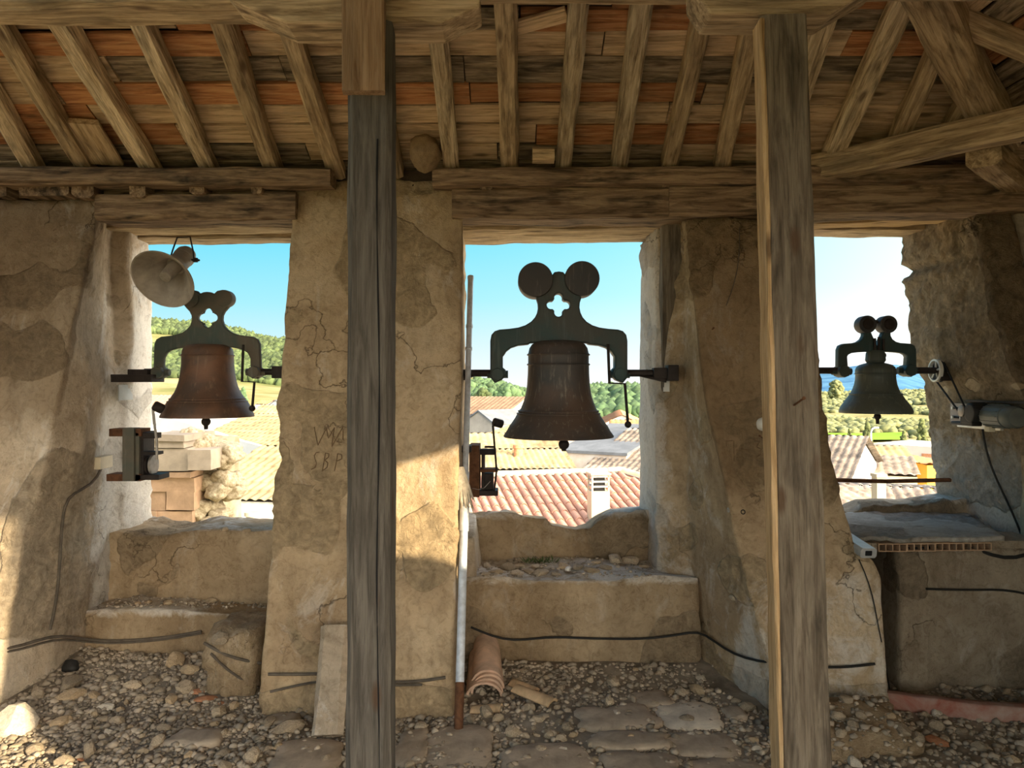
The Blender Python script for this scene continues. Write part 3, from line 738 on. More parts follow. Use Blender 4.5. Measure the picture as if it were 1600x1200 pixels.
# the right-hand slope, its rows running away from us
RNX = V((SL, 0, 1)).normalized()
for r in range(9):
    xm = 2.78 - 0.13 * r - 0.06; zc = ZR0 + SL * (2.75 - xm) + RTH * 1.077 + 0.013
    timber('plank', (xm, 4.15 - (2.78 - xm), zc), (xm, 0.4, zc), 0.125, 0.022, [W_DARK, W_TAN, W_DARK, W_DARK, W_ORANGE][r % 5], ceiling, up=RNX, segs=16, jit=0.005, ch=0.12, seed=300 + r)
for y in (3.32, 2.85, 2.4, 1.9):
    timber('rafter', (2.8, y, ZR0 + SL * -0.05 + RTH / 2), (2.75 - (4.2 - y) + 0.04, y, ZR0 + SL * (4.2 - y) + RTH / 2), 0.09, RTH, W_BEAM, ceiling, up=RNX, segs=14, jit=0.01, seed=y)
hz = lambda t: ZR0 + SL * t + 0.01
timber('hip_rafter', (2.55, 4.0, hz(0.2)), (0.75, 2.2, hz(2.0)), 0.17, 0.17, W_BEAM, ceiling, segs=26, jit=0.014, ch=0.2, seed=71)
timber('corner_tie', (1.58, 4.30, 2.775), (2.86, 2.96, 2.80), 0.12, 0.14, W_BEAM, ceiling, segs=24, jit=0.008, ch=0.12, seed=72)
timber('dragon_beam', (2.27, 3.70, 2.715), (2.75, 4.2, 2.715), 0.15, 0.14, W_BEAM, ceiling, segs=10, jit=0.008, seed=73)
timber('wall_plate', (-3.4, 4.20, 2.722), (-0.98, 4.21, 2.722), 0.15, 0.094, W_LINT, ceiling, segs=30, jit=0.010, seed=74)
timber('wall_plate', (-0.43, 4.21, 2.722), (2.9, 4.20, 2.735), 0.15, 0.094, W_LINT, ceiling, segs=34, jit=0.010, seed=75)
timber('short_board', roof_hit(128, 190, 0.05), roof_hit(168, 254, 0.05), 0.17, 0.03, W_TAN, ceiling, up=RN, segs=6, seed=76)
timber('loose_board', roof_hit(805, 44, 0.075), roof_hit(886, 22, 0.07), 0.075, 0.02, W_TAN, ceiling, up=RN, segs=6, seed=77)
for i, (x0, x1, y0, y1) in enumerate(((0, 15, 281, 308), (35, 112, 284, 306), (116, 150, 276, 310), (206, 231, 288, 309), (395, 412, 290, 303), (300, 322, 290, 304), (750, 770, 282, 296), (1032, 1053, 262, 292), (1118, 1140, 268, 290), (1480, 1508, 258, 272), (1330, 1350, 262, 276))):
    a, b = P(x0, y0, 4.22), P(x1, y1, 4.22)
    timber('wood_block', (( a.x + b.x) / 2, 4.19, (a.z + b.z) / 2), ((a.x + b.x) / 2, 4.5, (a.z + b.z) / 2), abs(b.x - a.x), abs(a.z - b.z) + 0.01, W_LINT, ceiling, segs=4, seed=80 + i)
d = MB()
zt = lambda y: zr(y) + RTH * 1.077 + 0.05
A = [(-3.6, 4.4), (2.95, 4.4), (-0.95, 0.5), (-3.6, 0.5), (2.95, -3.8), (-3.6, -3.8)]
zz = [zt(4.4), zt(4.4), zt(0.5), zt(0.5), zt(4.4), zt(4.4)]
vv = [(x, y, z) for (x, y), z in zip(A, zz)]
d.add(vv + [(x, y, z + 0.06) for x, y, z in vv], [(0, 3, 2, 1), (1, 2, 4), (4, 2, 3, 5), (6, 7, 8, 9), (7, 10, 8), (10, 11, 9, 8), (0, 1, 7, 6), (1, 4, 10, 7), (4, 5, 11, 10), (5, 3, 9, 11), (3, 0, 6, 9)])
d.build('tile_bed', DECK, ceiling)
MB().bx(-3.6, 3.1, 4.32, 5.3, 2.70, 2.80).build('eave', DECK, ceiling)
MB().bx(-3.6, 3.1, 4.40, 4.46, 2.60, 2.72).build('eave_board', W_DARK, ceiling)

# lintels over the openings
def lint(p0, p1, wd, ht, mat=W_LINT, seed=0, **k): return timber('lintel', p0, p1, wd, ht, mat, wall_front, segs=40, jit=0.012, ch=0.1, seed=seed, **k)
lint((-2.29, 4.34, 2.578), (-1.19, 4.34, 2.580), 0.25, 0.145, seed=1)
lint((-3.4, 4.40, 2.67), (-1.05, 4.40, 2.67), 0.20, 0.06, seed=2)
lint((-2.50, 4.72, 2.585), (-1.2, 4.72, 2.595), 0.22, 0.10, W_BEAM, seed=3)
lint((-2.50, 4.97, 2.565), (-1.2, 4.97, 2.580), 0.22, 0.10, W_BEAM, seed=4)
lint((-0.33, 4.34, 2.60), (1.08, 4.34, 2.600), 0.25, 0.17, seed=5)
lint((-0.36, 4.60, 2.565), (1.0, 4.60, 2.575), 0.20, 0.12, W_BEAM, seed=6)
lint((-0.36, 4.90, 2.575), (1.0, 4.90, 2.590), 0.32, 0.12, W_BEAM, seed=7)
lint((0.86, 4.32, 2.605), (3.2, 4.32, 2.640), 0.25, 0.17, seed=8)
lint((1.6, 4.58, 2.57), (2.75, 4.58, 2.62), 0.20, 0.08, W_PALE, seed=9)
lint((1.6, 4.94, 2.605), (2.75, 4.94, 2.615), 0.26, 0.09, W_BEAM, seed=10)
timber('jamb_post', (0.945, 4.60, 1.22), (0.915, 4.44, 2.52), 0.115, 0.10, W_BROWN, wall_front, up=(0, 1, 0), segs=24, jit=0.012, ch=0.1, seed=12)

# posts, bolsters and the beam they carry
def post_thing(label, p0, p1, wd, dp, mat, seed, tp=1.0):
    t = thing('wooden_post', label, 'post', p0)
    timber('post_shaft', p0, p1, wd, dp, mat, t, up=(0, -1, 0), segs=60, jit=0.006, ch=0.13, seed=seed, taper=tp)
    return t
lp = post_thing('grey weathered square timber post standing left of the middle bell', (-0.474, 2.575, -0.02), (-0.468, 2.575, 2.792), 0.145, 0.13, W_GREY, 21)
timber('cap_board', (-0.480, 2.492, 2.545), (-0.480, 2.492, 3.08), 0.138, 0.045, W_CAP, lp, up=(0, -1, 0), segs=14, jit=0.004, ch=0.12, seed=22)
lp.children[-1]['label'] = 'orange-brown board capping the post head'
# the long drying crack down its face
MB().tube([(-0.437 + 0.004 * math.sin(z * 5), 2.5085, z) for z in [0.3 + 0.1 * i for i in range(22)]], [0.0015 + 0.0018 * abs(math.sin(i * .7)) for i in range(22)], 5).build('crack', DARKSLOT, lp)
rp_ = post_thing('brown weathered timber post leaning slightly, right of the middle bell', (0.981, 2.565, -0.02), (0.897, 2.565, 2.815), 0.172, 0.10, W_BROWN, 24, 0.87)
timber('lit_side_strip', (0.894, 2.560, -0.01), (0.8225, 2.560, 2.80), 0.014, 0.085, W_PALE, rp_, up=(0, -1, 0), segs=60, jit=0.006, ch=0.2, seed=25)  # thin pale slab paints the light on this side of the post
rp_.children[-1]['label'] = 'pale strip painting the lit left side of the post'
def bolster(label, pts, y0, y1, mat):
    n = len(pts); m = MB()
    m.add([(x, y0, z) for x, z in pts] + [(x, y1, z) for x, z in pts], [tuple(range(n)), tuple(range(n, 2 * n))[::-1]] + [(i, i + n, (i + 1) % n + n, (i + 1) % n) for i in range(n)])
    o = m.build('bolster', mat, bevel=0.008); tag(o, label, 'bracket'); return o
def pz(px, py, d): q = P(px, py, d); return (q.x, q.z)
bolster('carved timber bolster on the left post, under the roof beam', [(-0.115, 3.02), (-0.105, 2.86), (-0.235, 2.80), (-0.75, 2.80), (-0.83, 2.835), (-0.93, 2.875), (-0.96, 2.90), (-0.96, 3.02)], 2.555, 2.715, W_BEAM)
bolster('carved timber bolster on the right post, under the roof beam', [(1.24, 3.02), (1.24, 2.935), (1.15, 2.885), (1.06, 2.83), (0.66, 2.83), (0.615, 2.90), (0.61, 3.02)], 2.555, 2.715, W_BEAM)
o = timber('roof_beam', (-3.3, 2.69, 2.985), (-0.62, 2.69, 3.015), 0.15, 0.24, W_BEAM, segs=40, jit=0.010, ch=0.12, seed=31)
tag(o, 'thick tan roof beam running left from the left post', 'beam')
o = timber('roof_beam', (-0.60, 2.69, 3.075), (2.0, 2.69, 3.09), 0.15, 0.24, W_BEAM, segs=40, jit=0.008, ch=0.12, seed=32)
tag(o, 'tan roof beam between the two posts, reaching past the right post', 'beam')
# lumps in the roof
o = blob('mud_lump', P(664, 240, 4.12), (0.092, 0.08, 0.092), MUD, seed=5, sub=5, amp=0.22, boxy=0.15); tag(o, 'round dried mud nest wedged on the wall plate under the planks', 'nest')
o = timber('wood_offcut', P(832, 243, 4.05) , P(866, 243, 4.05), 0.08, 0.07, W_TAN, segs=5, seed=33); tag(o, 'short pale wood offcut wedged between two rafters above the middle bell', 'offcut')

# ------------------------------------------------------------------ bells
BD = 4.75                                               # depth of the bell axles
def bell_profile(k, pts, top, zx):
    """outer profile in zoom units (half-width, y) -> closed (r, z) profile with the hollow inside"""
    o = [(hw * k, -(y - top) * k) for hw, y in pts]
    inner = [(max(0.001, r - 0.02 - 0.02 * (i > len(o) * 0.75)), z - (0.02 if i == 0 else 0)) for i, (r, z) in enumerate(o)]
    inner[0] = (0.001, o[0][1] - 0.03); inner[-1] = (o[-1][0] - 0.025, o[-1][1] + 0.004)
    return [(0.001, o[0][1])] + o + inner[::-1]
def mirror(L, cx):
    R = [(2 * cx - x, y) for x, y in L[::-1] if abs(x - cx) > 0.5]
    return L + R
def quatre(cx, cy, r, off, k, n=9):
    pts = []
    for q in range(4):
        a0 = q * math.pi / 2
        c = (cx + off * math.cos(a0), cy + off * math.sin(a0))
        for i in range(n + 1):
            a = a0 - math.pi * 0.56 + math.pi * 1.12 * i / n
            pts.append((c[0] + r * math.cos(a), c[1] + r * math.sin(a)))
    return pts
def make_bell(label, cpx, zcx, axle_zy, axle_py, k, outline, hole, discs, disc_r, prof, prof_top, mats, clap, lever, axle, dt=0.075, BD=4.75):
    ax = P(cpx, axle_py, BD)
    t = thing('bell', label, 'bell', ax, None)
    M = Matrix.Translation(ax)
    W_ = lambda x, y: ((x - zcx) * k, -(y - axle_zy) * k)
    loops = [[W_(*p) for p in mirror(outline, zcx)]]
    if hole: loops.append([W_(*p) for p in hole])
    bm_, ym, dm = mats; yt = 0.085 if disc_r > 90 else (0.022 if disc_r < 60 else 0.045)
    plate('yoke', loops, yt, 0.008, ym, t, M)
    for x, y in discs:
        dx, dz = W_(x, y)
        R = M @ Matrix.Translation((dx, 0, dz)) @ Matrix.Rotation(math.pi / 2, 4, 'X')
        r = disc_r * k
        MB().lathe([(r * 0.97, -dt), (r, -dt + 0.006), (r, dt - 0.006), (r * 0.97, dt)], 36, R).build('counterweight', dm, t, sm=True)
    b = MB().lathe(bell_profile(k, prof, prof_top, zcx), 56, M @ Matrix.Translation((0, 0, W_(0, prof_top)[1])), closed=False).build('bell_body', bm_, t, sm=True)
    c = MB()
    (cx, cy, cr), cend = clap
    a = W_(cx, cy); c.ball(V((a[0], 0, a[1])) + ax, cr * k, 8)
    top = V((a[0], 0, W_(0, prof_top)[1] - 0.05)) + ax
    c.tube([top, V((a[0], 0, a[1])) + ax], 0.014, 8)
    c.tube([V((a[0], 0, a[1])) + ax, V((a[0], 0, W_(0, cend)[1])) + ax], [cr * k * 0.6, cr * k * 0.42], 10)
    c.build('clapper', IRON, t, sm=True)
    (xa, ya, xb, yb) = axle
    for x0, x1 in ((xa, ya), (xb, yb)):
        MB().tube([P(x0, axle_py, BD), P(x1, axle_py, BD)], 0.021, 12).build('axle', IRON, t, sm=True)
    if lever:
        MB().tube([V((*[(W_(x, y))[0]], -0.06, W_(x, y)[1])) + ax for x, y in lever], 0.0085, 8).ball(V((W_(*lever[-1])[0], -0.06, W_(*lever[-1])[1])) + ax, 0.02, 6).build('pull_rod', IRON, t, sm=True)
    return t, ax, W_
# middle bell
out2 = [(610, 168), (590, 171), (575, 190), (545, 235), (505, 285), (495, 305), (503, 330), (505, 358), (499, 388), (486, 415), (464, 440), (430, 461), (390, 474), (340, 481), (288, 485), (264, 493), (249, 510), (243, 540),
        (243, 690), (241, 735), (262, 760), (292, 748), (310, 730), (310, 700), (296, 688), (296, 622), (308, 606), (316, 592), (345, 570), (385, 557), (440, 551), (452, 543), (500, 541), (610, 541)]
k2 = 4.42 / F / 3.529
prof2 = [(95, 537), (118, 542), (145, 556), (160, 578), (166, 605), (170, 612), (167, 622), (167, 660), (170, 666), (168, 674), (169, 720), (173, 780), (180, 830), (192, 870), (207, 908), (215, 921), (219, 924), (222, 935), (226, 938), (238, 960), (258, 990), (270, 1005), (283, 1030), (297, 1050), (304, 1060), (302, 1066)]
b2, ax2, W2 = make_bell('largest bell, dark bronze, hanging in the middle opening under two big discs', 872.5, 610, 715, 583, k2, out2, quatre(608, 343, 31, 41, k2),
    [(482, 208), (735, 202)], 95, prof2, 537, (BRONZE, IRON_GREEN, WEIGHT), ((640, 1108, 30), 1145), [(876, 558), (878, 600), (884, 770), (968, 774), (985, 995)], (716, 790, 958, 1032), BD=4.42)
# left bell
out1 = [(618, 368), (598, 370), (575, 380), (556, 362), (527, 356), (495, 368), (480, 395), (482, 425), (500, 448), (522, 472), (534, 497), (536, 525), (526, 560), (505, 585), (475, 606), (440, 618), (400, 625), (352, 630), (328, 643), (317, 668),
        (312, 800), (306, 832), (325, 862), (352, 860), (366, 845), (366, 820), (357, 800), (358, 748), (374, 714), (400, 696), (440, 684), (500, 675), (525, 668), (618, 668)]
k1 = BD / F / 3.75
prof1 = [(90, 668), (115, 674), (133, 688), (142, 710), (143, 725), (146, 730), (144, 736), (145, 780), (150, 830), (158, 880), (168, 915), (182, 948), (198, 972), (206, 985), (210, 988), (216, 1000), (222, 1003), (240, 1035), (252, 1065), (260, 1085), (259, 1092)]
b1, ax1, W1 = make_bell('rust-brown bell hanging in the left opening below the horn loudspeaker', 324.8, 618, 828, 581, k1, out1, quatre(623, 512, 31, 33, k1),
    [(526, 404), (724, 400)], 49, prof1, 668, (BRONZE_RED, IRON_GREY, IRON_GREY), ((607, 1120, 27), 1165), [(845, 672), (838, 885), (910, 888), (897, 1040)], (226, 242, 409, 428), dt=0.034)
# right bell
out3 = [(470, 346), (448, 340), (440, 300), (426, 270), (412, 236), (380, 236), (380, 265), (364, 296), (334, 318), (298, 328), (225, 333), (200, 345), (190, 370), (188, 500), (183, 535), (215, 560), (247, 540), (242, 505), (236, 420), (246, 400), (275, 385), (330, 378), (400, 374), (470, 376)]
k3 = BD / F / 4.8
prof3 = [(62, 466), (85, 472), (115, 482), (134, 500), (141, 520), (141, 545), (139, 550), (141, 590), (148, 630), (160, 665), (172, 690), (180, 696), (183, 706), (200, 735), (222, 765), (240, 790), (252, 815), (257, 832), (254, 842)]
b3, ax3, W3 = make_bell('smallest bell, greenish bronze, in the right opening beside the belt-driven motor', 1367.9, 470, 524, 579, k3, out3, None,
    [(392, 180), (548, 180)], 66, prof3, 466, (BRONZE_GREEN, IRON_GREEN, WEIGHT), ((485, 868, 26), 925), None, (1272, 1310, 1422, 1466), dt=0.04)
def w3(x, y, yy=0): a = W3(x, y); return ax3 + V((a[0], yy, a[1]))
m = MB()
a, b = w3(405, 372), w3(535, 466); m.lathe([(0.050, 0), (0.060, 0.015), (0.056, 0.06), (0.045, 0.078)], 20, Matrix.Translation((ax3.x, ax3.y, b.z)))
m.build('crown', BRONZE_GREEN, b3, sm=True)
for x, h in ((440, 285), (470, 275), (505, 290)): MB().tube([w3(x, 372, -0.045), w3(x, h, -0.045)], 0.008, 6).build('bolt', IRON, b3)
MB().tube([w3(455, 158), w3(485, 158)], 0.012, 8).build('cross_bar', IRON, b3)
MB().tube([w3(440, 420, 0), w3(545, 408, 0)], 0.013, 8).build('crown_pin', IRON, b3)
for i, d_ in enumerate(((392, 180), (548, 180))):
    c = w3(*d_, -0.042); MB().lathe([(0.030, 0.0), (0.034, 0.006), (0.030, 0.012), (0.001, 0.012)], 24, Matrix.Translation(c) @ Matrix.Rotation(math.pi / 2, 4, 'X')).build('weight_boss', IRON, b3, sm=True)
for bt, axp, W_, pts in ((b2, ax2, W2, ((275, 722), (945, 722))), (b1, ax1, W1, ((337, 832), (900, 830))), (b3, ax3, W3, ((215, 530), (708, 524)))):
    for p in pts:
        q = W_(*p); c = axp + V((q[0], 0, q[1]))
        MB().lathe([(0.034, -0.055), (0.038, -0.05), (0.038, 0.05), (0.034, 0.055)], 8, Matrix.Translation(c) @ Matrix.Rotation(math.pi / 2, 4, 'X')).lathe([(0.022, -0.06), (0.022, 0.06)], 8, Matrix.Translation(c) @ Matrix.Rotation(math.pi / 2, 4, 'Y')).build('yoke_hub', IRON_GREEN if bt != b1 else IRON_GREY, bt, sm=False)
for bt, axp, W_, ys, prof, k in ((b2, ax2, W2, (614, 668, 924, 938), prof2, k2), (b1, ax1, W1, (732, 986, 1001), prof1, k1), (b3, ax3, W3, (548, 700), prof3, k3)):
    for y in ys:
        hw = interp(sorted((yy, h) for h, yy in prof), y) * k
        z = W_(0, y)[1]; r = 0.005
        MB().lathe([(hw + r * 1.0 * math.cos(a * math.pi / 4), r * math.sin(a * math.pi / 4)) for a in range(8)], 56, Matrix.Translation(axp + V((0, 0, z))), closed=True).build('moulding_ring', bt.children[[c.name.split('.')[0] for c in bt.children].index('bell_body')].data.materials[0], bt, sm=True)

# bearings that carry the axles
def bracket(label, fn, mat=IRON):
    t = MB(); fn(t); o = t.build('bearing_bracket', mat, bevel=0.003); tag(o, label, 'bracket'); return o
bracket('dark iron bearing bar in the left jamb carrying the rust-brown bell', lambda t: (t.pxbox(172, 585, 236, 597, BD - 0.12, BD + 0.06), t.pxbox(199, 577, 230, 588, BD - 0.10, BD + 0.05)))
bracket('short iron bearing on the first pier at the right end of the rust-brown bell axle', lambda t: t.pxbox(424, 572, 445, 591, BD - 0.05, BD + 0.06))
def br2(t):
    p = P(1024, 583, 4.41); t.box(p + V((0.05, 0, 0)), (0.13, 0.07, 0.06)); t.box(p + V((0.09, -0.02, 0)), (0.06, 0.10, 0.09))
    t.add([p + V((-.09, -.02, -.02)), p + V((.06, -.02, -.02)), p + V((.06, -.02, -.055)), p + V((-.09, .02, -.02)), p + V((.06, .02, -.02)), p + V((.06, .02, -.055))], [(0, 2, 1), (3, 4, 5), (0, 1, 4, 3), (1, 2, 5, 4), (2, 0, 3, 5)])
bracket('dark iron bearing in the plastered jamb at the right of the largest bell', br2)
def br3(t):
    p = P(719, 583, 4.42); t.box(p + V((-0.02, 0, -0.005)), (0.10, 0.06, 0.05))
    t.add([p + V((.08, -.02, -.02)), p + V((-.03, -.02, -.02)), p + V((-.03, -.02, -.06)), p + V((.08, .02, -.02)), p + V((-.03, .02, -.02)), p + V((-.03, .02, -.06))], [(0, 1, 2), (3, 5, 4), (0, 3, 4, 1), (1, 4, 5, 2), (2, 5, 3, 0)])
bracket('dark iron bearing on the pier at the left of the largest bell', br3)

# belt drive of the right bell
PX = 2.62
pul = thing('belt_pulley', 'white spoked pulley wheel on the axle of the smallest bell', 'pulley', (PX, 4.75, 1.68))
Rp = Matrix.Translation((PX, 4.75, 1.683)) @ Matrix.Rotation(math.pi / 2, 4, 'Y')
MB().lathe([(0.071, -0.010), (0.071, 0.010), (0.060, 0.012), (0.058, 0), (0.060, -0.012)], 40, Rp, closed=True).build('rim', WHITEP, pul, sm=True)
MB().lathe([(0.018, -0.02), (0.018, 0.02)], 16, Rp).build('hub', GREYMET, pul, sm=True)
for i in range(5):
    a = 2 * math.pi * i / 5 + 0.4
    MB().tube([V((PX, 4.75, 1.683)), V((PX, 4.75 + 0.062 * math.cos(a), 1.683 + 0.062 * math.sin(a)))], 0.007, 6).build('spoke', WHITEP, pul)
MB().lathe([(0.072, 0.014), (0.072, 0.03), (0.05, 0.036), (0.05, 0.012)], 30, Rp, closed=True).build('belt_disc', BLACK, pul, sm=True)
my, mz = 4.50, 1.4425
o = MB()
for sgn in (1, -1):
    d_ = V((0, my - 4.75, mz - 1.683)); nrm = V((0, -d_.z, d_.y)).normalized() * sgn
    o.tube([V((PX + 0.022, 4.75, 1.683)) + nrm * 0.072, V((PX + 0.022, my, mz)) + nrm * 0.03], 0.006, 6)
tag(o.build('drive_belt', BLACK), 'black drive belt running from the white pulley down to the motor', 'belt')
o = MB().box((2.74, 4.74, 1.655), (0.24, 0.10, 0.07)).box((2.67, 4.74, 1.70), (0.05, 0.08, 0.05)).build('bearing_bracket', IRON, bevel=0.003)
tag(o, 'dark steel bar in the right jamb holding the axle of the smallest bell', 'bracket')
mot = thing('motor', 'bell motor with black gearbox on the right jamb, under the drive belt', 'motor', (2.72, 4.5, 1.40))
MB().box((2.775, 4.56, 1.425), (0.02, 0.42, 0.18)).build('back_plate', ZINC, mot)
mp = MB().box((2.735, 4.665, 1.425), (0.05, 0.17, 0.115)).build('mount_plate', PINKP, mot)
for dz in (-0.028, 0.028):
    MB().box((2.708, 4.665, 1.425 + dz), (0.006, 0.10, 0.012)).build('slot', DARKSLOT, mp)
    for dy in (-0.045, 0.045): MB().lathe([(0.009, 0), (0.009, 0.014)], 8, Matrix.Translation((2.71, 4.665 + dy, 1.425 + dz)) @ Matrix.Rotation(-math.pi / 2, 4, 'Y')).build('bolt', ZINC, mp)
MB().lathe([(0.03, -0.012), (0.033, -0.01), (0.033, 0.01), (0.03, 0.012)], 20, Matrix.Translation((PX + 0.02, my, mz)) @ Matrix.Rotation(math.pi / 2, 4, 'Y')).build('small_pulley', GREYMET, mot, sm=True)
MB().box((2.70, 4.46, 1.42), (0.13, 0.12, 0.10)).lathe([(0.05, -0.05), (0.06, -0.04), (0.06, 0.04), (0.05, 0.05)], 20, Matrix.Translation((2.68, 4.42, 1.435)) @ Matrix.Rotation(math.pi / 2, 4, 'Y')).box((2.69, 4.55, 1.365), (0.06, 0.22, 0.02)).build('gearbox', BLACK, mot, bevel=0.006)
Rm = Matrix.Translation((2.715, 4.37, 1.42)) @ Matrix.Rotation(math.pi / 2, 4, 'X')
mbd = MB().lathe([(0.045, 0), (0.064, 0.01), (0.064, 0.17), (0.06, 0.175), (0.06, 0.24), (0.05, 0.255), (0.001, 0.258)], 28, Rm).build('motor_housing', MOTOR, mot, sm=True)
fins = MB()
for i in range(14):
    a = 2 * math.pi * i / 14; fins.box((2.715 + 0.066 * math.cos(a), 4.285, 1.42 + 0.066 * math.sin(a)), (0.004, 0.15, 0.004), Matrix.Rotation(-a, 3, 'Y'))
fins.build('cooling_fins', MOTOR, mbd)
MB().box((2.70, 4.34, 1.345), (0.035, 0.045, 0.03)).build('cable_gland', CREAMP, mot, bevel=0.003)
MB().box((2.80, 4.30, 1.50), (0.16, 0.62, 0.012)).build('shelf_plate', IRON, mot)
# bar across the right opening
o = MB().tube([(2.02, 4.93, 0.985), (2.4, 4.93, 0.975), (2.84, 4.93, 0.985)], 0.0135, 10).build('iron_bar', RUST, sm=True)
tag(o, 'thin rusty iron bar across the foot of the right opening', 'bar')

# electric hammers
h1 = thing('bell_hammer', 'electric bell hammer bolted to the left jamb beside the rust-brown bell', 'hammer', P(205, 750, 4.55))
def pb(name, x0, y0, x1, y1, d0, d1, mat, par, bev=0.002): return MB().pxbox(x0, y0, x1, y1, d0, d1).build(name, mat, par, bevel=bev)
pb('arm_bar', 170, 670, 220, 682, 4.44, 4.56, RUST, h1); pb('arm_bar', 166, 741, 220, 752, 4.44, 4.56, RUST, h1)
pb('upright', 191, 669, 209, 752, 4.42, 4.50, IRON_GREY, h1); pb('upright_flange', 209, 676, 217, 752, 4.44, 4.58, IRON_GREY, h1)
pb('side_plate', 217, 675, 224, 750, 4.46, 4.60, IRON, h1); pb('top_arm', 222, 676, 245, 685, 4.46, 4.52, IRON, h1); pb('middle_arm', 222, 706, 246, 711, 4.46, 4.54, IRON, h1)
pb('bottom_arm', 200, 742, 248, 750, 4.44, 4.58, IRON, h1)
cc = P(232, 726, 4.52)
MB().lathe([(0.055, 0), (0.055, 0.06)], 24, Matrix.Translation(cc + V((-0.05, 0, 0))) @ Matrix.Rotation(math.pi / 2, 4, 'Y')).build('magnet_coil', IRON, h1, sm=True)
MB().lathe([(0.05, 0.0), (0.058, 0.004), (0.058, 0.018), (0.001, 0.022)], 24, Matrix.Translation(cc + V((0.018, 0, 0))) @ Matrix.Rotation(math.pi / 2, 4, 'Y')).build('coil_cap', GREYMET, h1, sm=True)
MB().tube([P(245, 718, 4.46), P(245, 690, 4.46), P(241, 660, 4.46), P(239, 640, 4.47)], 0.008, 8).build('hammer_shaft', GREYMET, h1, sm=True)
e = P(240, 633, 4.47); f = P(255, 640, 4.50)
MB().tube([e, e.lerp(f, .15), e.lerp(f, .85), f], [0.024, 0.030, 0.030, 0.024], 12).build('hammer_head', IRON, h1, sm=True)
h2 = thing('bell_hammer', 'dark electric bell hammer on the pier beside the largest bell and the mast', 'hammer', P(740, 775, 4.55))
pb('back_plate', 733, 696, 749, 777, 4.42, 4.62, RUST, h2); pb('clamp_bar', 717, 697, 736, 707, 4.36, 4.50, IRON, h2)
pb('top_arm', 748, 702, 775, 711, 4.46, 4.52, IRON, h2); pb('inner_plate', 752, 705, 757, 770, 4.46, 4.60, IRON, h2)
pb('middle_arm', 750, 733, 778, 738, 4.44, 4.54, RUST, h2); pb('magnet_coil', 756, 740, 771, 766, 4.47, 4.58, IRON, h2, 0.006); pb('bottom_arm', 748, 767, 778, 775, 4.44, 4.58, IRON, h2)
pb('stop_arm', 757, 697, 773, 700, 4.44, 4.47, IRON, h2)
MB().tube([P(772, 768, 4.44), P(776, 735, 4.44), P(773, 700, 4.44), P(771, 675, 4.45), P(770, 665, 4.46)], 0.006, 8).build('hammer_shaft', IRON, h2, sm=True)
e = P(771, 659, 4.47); f = P(785, 663, 4.49)
MB().tube([e, e.lerp(f, .12), e.lerp(f, .88), f], [0.022, 0.026, 0.026, 0.022], 12).build('hammer_head', IRON, h2, sm=True)
MB().tube([P(738, 763, 4.40), P(748, 765, 4.40), P(757, 762, 4.42), P(766, 752, 4.44)], 0.0022, 5).build('wire', GREYMET, h2)

# galvanised mast leaning out through the middle opening
mf, mt_ = V((-0.247, 3.56, 0.02)), V((-0.249, 4.62, 2.24))
mast = thing('mast', 'galvanised steel mast leaning out of the middle opening past the pier', 'mast', mf)
mp_ = lambda t: mf.lerp(mt_, t)
MB().tube([mp_(0.06), mp_(0.50)], 0.0205, 16).build('lower_tube', STEEL, mast, sm=True)
MB().tube([mp_(0.37), mp_(0.455)], 0.0245, 16).tube([mp_(0.445), mp_(0.46)], 0.030, 6).build('sleeve', STEEL, mast, sm=True)
MB().tube([mp_(0.50), mp_(1.0)], 0.0165, 16).tube([mp_(0.995), mp_(1.003)], 0.019, 16).build('upper_tube', STEEL, mast, sm=True)
o = MB().tube([mp_(-0.01), mp_(0.075)], 0.0215, 14).build('rusty_foot', RUST, mast, sm=True); o['label'] = 'rusted foot of the mast'
for t in (0.86, 0.80): MB().tube([mp_(t), mp_(t + 0.006)], 0.021, 12).build('clip', STEEL, mast)
rg = MB(); r_ = random.Random(4)
top = P(723, 735, 4.02)
for i in range(22):
    a = r_.uniform(-1, 1); l = r_.uniform(0.14, 0.24)
    rg.tube([top + V((-.012 + a * .012, -.02, .02)), top + V((a * .022, -.03, -.05)), top + V((.01 + a * .035, -.03 + r_.uniform(-.01, .01), -l * .7)), top + V((.02 + a * .045, -.03, -l))], [0.008, 0.009, 0.006, 0.002], 5)
tag(rg.build('rag', RAG), 'frayed grey rag tied round the mast below the hammer clamp', 'rag')
o = MB().pxbox(713, 738, 723, 760, 4.02, 4.06).build('cable_box', CREAMP, bevel=0.004); tag(o, 'small cream cable box on the pier edge beside the rag', 'box')

# horn loudspeaker
hs = thing('horn_loudspeaker', 'grey horn loudspeaker hung from the lintel of the left opening', 'loudspeaker', P(270, 415, 4.5))
mc = P(254, 437, 4.42); axis = V((0.113, 0.832, 0.625)).normalized()
Mh = axis.to_track_quat('Z', 'Y').to_matrix().to_4x4(); Mh.translation = mc
prof = [(0.183, -0.004), (0.186, 0.0), (0.183, 0.006)]
hp = [(0.180, 0.01), (0.150, 0.035), (0.120, 0.07), (0.092, 0.11), (0.068, 0.15), (0.055, 0.19)]
MB().lathe(prof + hp + [(r - 0.006, z - 0.004) for r, z in hp[::-1]] + [(0.176, 0.0)], 48, Mh, closed=True).build('horn', HORN, hs, sm=True)
MB().lathe([(0.058, 0.17), (0.060, 0.18), (0.058, 0.26), (0.062, 0.265), (0.062, 0.30), (0.052, 0.325), (0.001, 0.33)], 28, Mh).build('driver', HORN, hs, sm=True)
MB().lathe([(0.030, 0.03), (0.034, 0.034), (0.042, 0.18)], 24, Mh).lathe([(0.018, 0.028), (0.018, 0.032)], 16, Mh).build('inner_tube', HORN, hs, sm=True)
